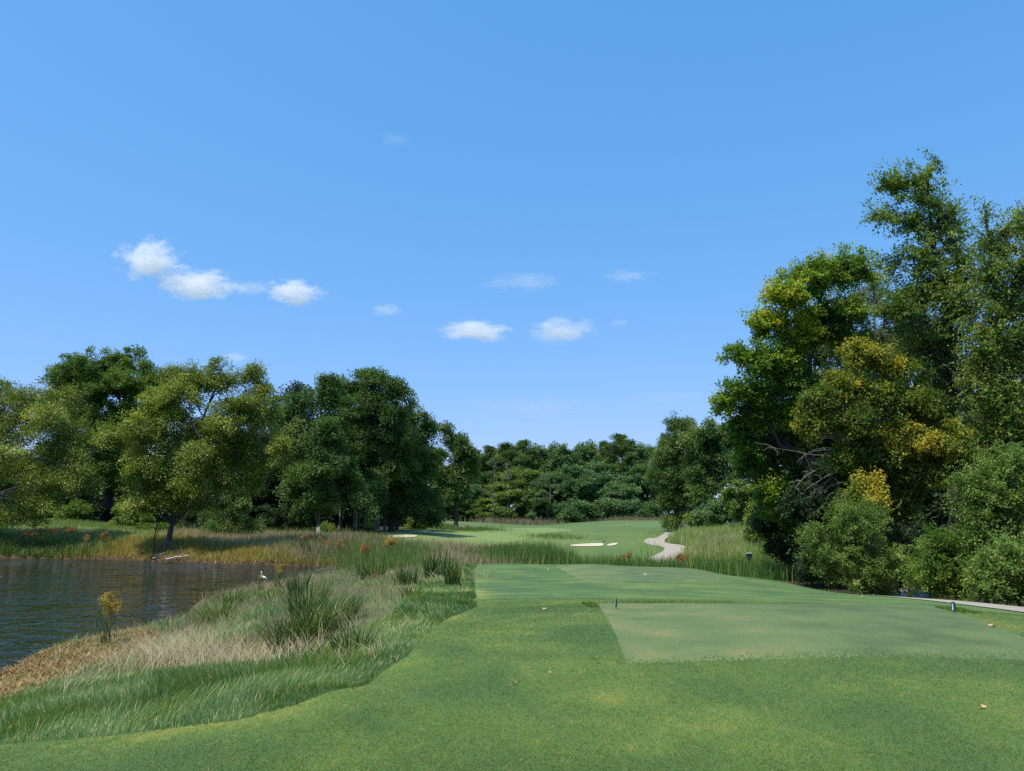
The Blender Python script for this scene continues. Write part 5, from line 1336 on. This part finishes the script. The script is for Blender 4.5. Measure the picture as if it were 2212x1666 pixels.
mk = make_marker('x')
for i, (dx, dy, rz, lab) in enumerate([(1331, 1315.5, R(180 - 3), 'nearer tee marker seen edge on at the left end of the near tee'), (2061, 1325, R(180 + 6), 'dark oval tee marker with a pale emblem at the right end of the near tee'),
                                       (1224, 1224, R(180), 'small dark tee marker at the left end of the far tee'), (1475.5, 1226, R(180), 'small dark tee marker at the right end of the far tee')]):
    o = mk if i == 0 else copy_tree(mk)
    p = hit1(dx, dy); p[2] = terrain(p[0:1], p[1:2])[0] + 0.004
    o.location = p; o.rotation_euler = (0, 0, rz)
    o['label'] = lab

# ------------------------------------------------------------------ post box, stakes, rake, logs, bird, leaves
M['post_green'] = plain_mat('post_paint', (0.012, 0.03, 0.035), (0.03, 0.055, 0.06), 12, 0.5)
M['stake_red'] = plain_mat('stake_paint', (0.40, 0.06, 0.015), (0.55, 0.10, 0.025), 12, 0.5)
M['rake_paint'] = plain_mat('rake_paint', (0.30, 0.42, 0.33), (0.50, 0.6, 0.5), 12, 0.5)


def box(bm, x0, x1, y0, y1, z0, z1):
    r = bmesh.ops.create_cube(bm, size=1)
    for v in r['verts']:
        v.co = Vector(((x0 + x1) / 2 + v.co.x * (x1 - x0), (y0 + y1) / 2 + v.co.y * (y1 - y0), (z0 + z1) / 2 + v.co.z * (z1 - z0)))
    return r['verts']


p = ground_at(1613, 52); zt = at(1613, 1195, 52)[2] - p[2]
root = empty('ball_washer', p, 'dark green box on a post standing among the reeds beyond the lawn', 'post')
bm = bmesh.new(); box(bm, -.06, .06, -.06, .06, -.1, zt - .42); bm_obj('post', bm, M['post_green'], root)
bm = bmesh.new(); box(bm, -.17, .17, -.14, .14, zt - .42, zt - .03); bmesh.ops.bevel(bm, geom=bm.edges[:], offset=.02, segments=2, affect='EDGES'); bm_obj('box', bm, M['post_green'], root)
bm = bmesh.new(); box(bm, -.20, .20, -.17, .17, zt - .03, zt + .01); bm_obj('lid', bm, M['rake_paint'], root)

p = hit1(1694, 1238); zt = at(1694, 1226, p[1])[2] - p[2]
root = empty('hazard_stake', p, 'orange red hazard stake in the shade at the end of the meadow', 'stake')
bm = bmesh.new(); box(bm, -.05, .05, -.03, .03, -.1, max(zt, .5))
v = max(zt, .5)
bmesh.ops.bevel(bm, geom=[e for e in bm.edges if min(e.verts[0].co.z, e.verts[1].co.z) > .2], offset=.02, segments=2, affect='EDGES')
bm_obj('shaft', bm, M['stake_red'], root)

p = hit1(1291, 1171)
root = empty('bunker_rake', p, 'pale green bunker rake lying on the grass above the right bunkers', 'rake', rz=.3)
tb = Tubes(); tb.add([(-.95, 0, .06), (0, 0, .10), (.8, 0, .12)], [.03, .03, .03], 6); link('handle', tb.mesh('handle', M['rake_paint']), root)
bm = bmesh.new(); box(bm, .78, .86, -.35, .35, .10, .16)
for k in range(9): box(bm, .79, .81, -.34 + k * .083, -.32 + k * .083, -.02, .11)
bm_obj('rake_head', bm, M['post_green'], root)

for (dx, dy, ln, az, r0, lab, mt) in [(385, 1208, 1.7, .25, .06, 'white bleached driftwood log below the leaning tree, pointing up right', 'drift'), (345, 1206, 1.0, .4, .055, 'short white log against the roots of the leaning tree', 'drift'), (447, 1211, 1.5, .2, .04, 'thin pale branch lying on the shore right of the leaning tree', 'drift'),
                                      (704, 1236, 1.2, -.1, .04, 'grey log floating at the right tip of the pond', 'deadwood'), (365, 1200, 2.2, .6, .045, 'long brown branch slanting from the roots to the water', 'bark_pale')]:
    if dy > 1209: c = on_water(np.array([float(dx)]), np.array([float(dy)]))[0] + np.array([0, 0, .05])
    else:
        c = hit1(dx, dy)
    root = empty('log', c, lab, 'log', 'driftwood on the far shore')
    tb = Tubes(); e = np.array([math.cos(az) * ln / 2, math.sin(az) * ln / 2 * .5, .07 * ln])
    P = bend(-e + np.array([0, 0, .07 * ln]), e + np.array([0, 0, .07 * ln]), .05, 8, .015)
    tb.add(P, np.linspace(r0, r0 * .45, 8), 8)
    link('stem', tb.mesh('stem', M[mt]), root)
    tb = Tubes()
    for k in range(3):
        s = P[rng.integers(3, 7)]; tb.add(bend(s, s + np.array([rng.uniform(.1, .6), rng.uniform(-.3, .3), rng.uniform(.0, .3)]), 0, 4, .05), np.linspace(r0 * .5, r0 * .2, 4), 5)
    link('branch', tb.mesh('branch', M[mt]), root)

# small bare saplings by the leaning tree
b = hit1(333, 1195)
dead_tree('bare forked sapling standing left of the leaning trunk', b, 3.6, 7, 1.5, 'bark_dark', .05, .1, 'bare_sapling')

# white wading bird
M['plumage'] = plain_mat('plumage', (0.62, 0.66, 0.68), (0.80, 0.82, 0.82), 14, 0.7)
M['beak'] = plain_mat('beak', (0.10, 0.10, 0.09), (0.18, 0.17, 0.14), 14, 0.5)
p = on_water(np.array([568.0]), np.array([1258.0]))[0]
root = empty('wading_bird', p, 'small white wading bird facing left at the near shore of the pond', 'bird')
me = bpy.data.meshes.new('body')
joints = [((.18, 0, .16), .02), ((.10, 0, .22), .07), ((.0, 0, .25), .095), ((-.09, 0, .27), .07), ((-.12, 0, .34), .034), ((-.08, 0, .42), .026), ((-.07, 0, .48), .026), ((-.11, 0, .52), .034), ((-.155, 0, .515), .02)]
me.from_pydata([j[0] for j in joints], [(i, i + 1) for i in range(len(joints) - 1)], [])
body = link('body', me, root)
sk = body.modifiers.new('skin', 'SKIN'); sb = body.modifiers.new('sub', 'SUBSURF'); sb.levels = 2; sb.render_levels = 2
for i, j in enumerate(joints):
    me.skin_vertices[0].data[i].radius = (j[1], j[1] * .8)
me.skin_vertices[0].data[2].use_root = True
dg = bpy.context.evaluated_depsgraph_get()
me2 = bpy.data.meshes.new_from_object(body.evaluated_get(dg))
body.modifiers.clear(); body.data = me2; me2.materials.clear(); me2.materials.append(M['plumage'])
for q in me2.polygons: q.use_smooth = True
tb = Tubes(); tb.add([(-.15, 0, .515), (-.20, 0, .508), (-.27, 0, .498)], [.012, .009, .002], 6); link('beak', tb.mesh('beak', M['beak']), root)
for s in (-1, 1):
    tb = Tubes(); tb.add([(.02, .03 * s, .20), (.04, .035 * s, .08), (.01, .035 * s, -.12)], [.011, .008, .007], 6); link('leg', tb.mesh('leg', M['beak']), root)

# fallen leaves on the turf
M['fallen'] = plain_mat('fallen_leaf', (0.36, 0.22, 0.09), (0.62, 0.45, 0.26), 30, 0.7)
for (dx, dy, s, lab) in [(1176, 1319, .06, 'small orange fallen leaf on the grass left of the near tee'), (2144, 1356, .07, 'pale fallen leaf on the near tee near the right marker'), (2121, 1533, .045, 'small pale fallen leaf in the right foreground grass'), (1393, 1243, .12, 'tan fallen leaf in the middle of the far tee'), (1186, 1231, .12, 'pale fallen leaf on the grass left of the far tee'), (1188, 1458, .03, 'tiny pale leaf on the grass in front of the near tee'), (1110, 1480, .035, 'tiny brown leaf on the mown grass left of the tee'), (1860, 1290, .06, 'small brown leaf on the lawn by the path'), (1240, 1335, .03, 'tiny yellow leaf beside the left edge of the near tee')]:
    p = hit1(dx, dy)
    a = np.linspace(0, 2 * np.pi, 11)[:-1]
    rad_ = s * (.55 + .3 * np.cos(5 * a)) * rng.uniform(.85, 1.1, 10)
    V = np.stack([np.cos(a) * rad_, np.sin(a) * rad_, .012 + .25 * s * np.sin(a * 2 + dx) + .02], 1)
    V = np.concatenate([V, V - np.array([0, 0, .003])])
    bmv = list(range(10))
    me = bpy.data.meshes.new('fallen_leaf')
    me.from_pydata(V.tolist(), [], [tuple(bmv), tuple(range(19, 9, -1))] + [(i, i + 10, (i + 1) % 10 + 10, (i + 1) % 10) for i in range(10)])
    me.materials.append(M['fallen'])
    o = link('fallen_leaf', me, loc=p); o.rotation_euler = (0, 0, rng.uniform(0, 6)); tag(o, lab, 'leaf', 'fallen leaves on the turf')

# ------------------------------------------------------------------ clouds: real volumes kilometres away
def cloud_mat(dens, sc, seed):
    m, nt, out = new_mat('cloud_vapour')
    tc = nt.nodes.new('ShaderNodeTexCoord')
    ln = nt.nodes.new('ShaderNodeVectorMath'); ln.operation = 'LENGTH'
    nt.links.new(tc.outputs['Object'], ln.inputs[0])
    mp = nt.nodes.new('ShaderNodeMapping'); mp.inputs['Location'].default_value = (seed * 3.1, seed * 1.7, seed)
    nt.links.new(tc.outputs['Object'], mp.inputs['Vector'])
    nz = nt.nodes.new('ShaderNodeTexNoise'); nz.inputs['Scale'].default_value = sc; nz.inputs['Detail'].default_value = 7; nz.inputs['Roughness'].default_value = 0.62
    nt.links.new(mp.outputs[0], nz.inputs['Vector'])

    def math_(op, x, y=None):
        k = nt.nodes.new('ShaderNodeMath'); k.operation = op
        for i, v in enumerate((x, y)):
            if v is None: continue
            if isinstance(v, (int, float)): k.inputs[i].default_value = v
            else: nt.links.new(v, k.inputs[i])
        return k.outputs[0]
    fall = math_('SUBTRACT', 1.0, ln.outputs['Value'])
    val = math_('ADD', math_('MULTIPLY', fall, 1.5), math_('MULTIPLY', math_('SUBTRACT', nz.outputs['Fac'], 0.55), 3.6))
    val = math_('MINIMUM', math_('MULTIPLY', math_('MAXIMUM', math_('SUBTRACT', val, 0.22), 0.0), 1.6), 0.9)
    pv = nt.nodes.new('ShaderNodeVolumePrincipled')
    pv.inputs['Color'].default_value = (0.99, 0.99, 0.99, 1)
    pv.inputs['Anisotropy'].default_value = 0.2
    nt.links.new(math_('MULTIPLY', val, dens), pv.inputs['Density'])
    nt.links.new(pv.outputs[0], out.inputs['Volume'])
    return m


_clouds = [(325, 562, 72, 50, 1.0, 'largest white puffy cloud, at the left above the domed tree'), (425, 615, 95, 36, .9, 'white cloud trailing right of the largest cloud'), (636, 632, 72, 30, 1.0, 'rounded white cloud right of the trailing one'), (540, 622, 50, 16, .35, 'thin wisp joining the trailing cloud and the rounded one'),
           (836, 670, 40, 16, .45, 'small faint cloud right of the rounded cloud'), (1028, 716, 90, 24, .9, 'long low white cloud in the middle of the sky'), (1210, 714, 80, 30, .55, 'soft hump shaped cloud right of the long low one'), (1130, 608, 95, 18, .16, 'faint streaky cloud in the middle of the sky'),
           (1355, 597, 68, 14, .22, 'faint flat cloud, rightmost of the upper ones'), (1338, 698, 26, 11, .3, 'tiny faint cloud right of the hump shaped one'), (505, 772, 36, 16, .6, 'small white cloud just above the leaning olive tree'), (682, 721, 18, 10, .3, 'tiny faint cloud low above the oak grove'), (855, 302, 38, 14, .13, 'faint wisp high in the empty upper sky'),
           (1150, 882, 170, 30, .045, 'broad barely visible veil of cloud low above the far trees'), (1440, 858, 110, 22, .04, 'barely visible veil of cloud low beside the right woods')]
YC = 4500.0
for i, (dx, dy, rx, ry, dn, lab) in enumerate(_clouds):
    c = at(dx, dy, YC + 150 * (i % 3))
    s = YC / F
    bm = bmesh.new(); bmesh.ops.create_icosphere(bm, subdivisions=3, radius=1.0)
    o = bm_obj('cloud', bm, cloud_mat(dn * 0.012, 2.3, i + 1), None, c)
    o.scale = (rx * s * 1.2, rx * s * .8, ry * s * 1.2)
    tag(o, lab, 'cloud', 'clouds in the sky')

# ------------------------------------------------------------------ light, sky, render
SUN = np.array([-0.34, -0.28, 1.0]); SUN /= np.linalg.norm(SUN)
el = math.asin(SUN[2]); azm = math.atan2(SUN[0], SUN[1])
ld = bpy.data.lights.new('sun', 'SUN'); ld.energy = 4.2; ld.angle = R(0.5); ld.color = (1.0, 0.935, 0.83)
lo = bpy.data.objects.new('sun', ld); COL.objects.link(lo)
lo.rotation_euler = Vector(SUN).to_track_quat('Z', 'Y').to_euler()
w = bpy.data.worlds.new('World'); SC.world = w; w.use_nodes = True
nt = w.node_tree; nt.nodes.clear()
sky = nt.nodes.new('ShaderNodeTexSky'); sky.sky_type = 'NISHITA'; sky.sun_disc = False
sky.sun_elevation = el; sky.sun_rotation = azm
sky.altitude = 100; sky.air_density = 1.0; sky.dust_density = 0.6; sky.ozone_density = 3.0
bg = nt.nodes.new('ShaderNodeBackground'); bg.inputs['Strength'].default_value = 0.142
ow = nt.nodes.new('ShaderNodeOutputWorld')
# the camera's response to the sky, channel by channel
sep = nt.nodes.new('ShaderNodeSeparateColor'); com = nt.nodes.new('ShaderNodeCombineColor')
nt.links.new(sky.outputs[0], sep.inputs[0])
for ch, (gain, gam) in enumerate([(0.62, 0.93), (1.50, 0.466), (2.56, 0.41)]):
    pw = nt.nodes.new('ShaderNodeMath'); pw.operation = 'POWER'; pw.inputs[1].default_value = gam
    ml = nt.nodes.new('ShaderNodeMath'); ml.operation = 'MULTIPLY'; ml.inputs[1].default_value = gain
    nt.links.new(sep.outputs[ch], pw.inputs[0]); nt.links.new(pw.outputs[0], ml.inputs[0]); nt.links.new(ml.outputs[0], com.inputs[ch])
nt.links.new(com.outputs[0], bg.inputs['Color'])
nt.links.new(bg.outputs[0], ow.inputs['Surface'])
SC.view_settings.view_transform = 'Standard'
SC.view_settings.look = 'None'
SC.view_settings.exposure = 0.5
SC.view_settings.gamma = 1.0
SC.cycles.max_bounces = 6
SC.cycles.diffuse_bounces = 3
SC.cycles.glossy_bounces = 2
SC.cycles.transmission_bounces = 4
SC.cycles.transparent_max_bounces = 6
SC.cycles.volume_bounces = 4
SC.cycles.volume_step_rate = 1.0
SC.cycles.sample_clamp_indirect = 4.0
SC.cycles.sample_clamp_direct = 12.0
SC.cycles.use_adaptive_sampling = True
SC.cycles.adaptive_threshold = 0.01
SC.cycles.use_denoising = False
print('faces', sum(len(o.data.polygons) for o in SC.objects if o.type == 'MESH'))
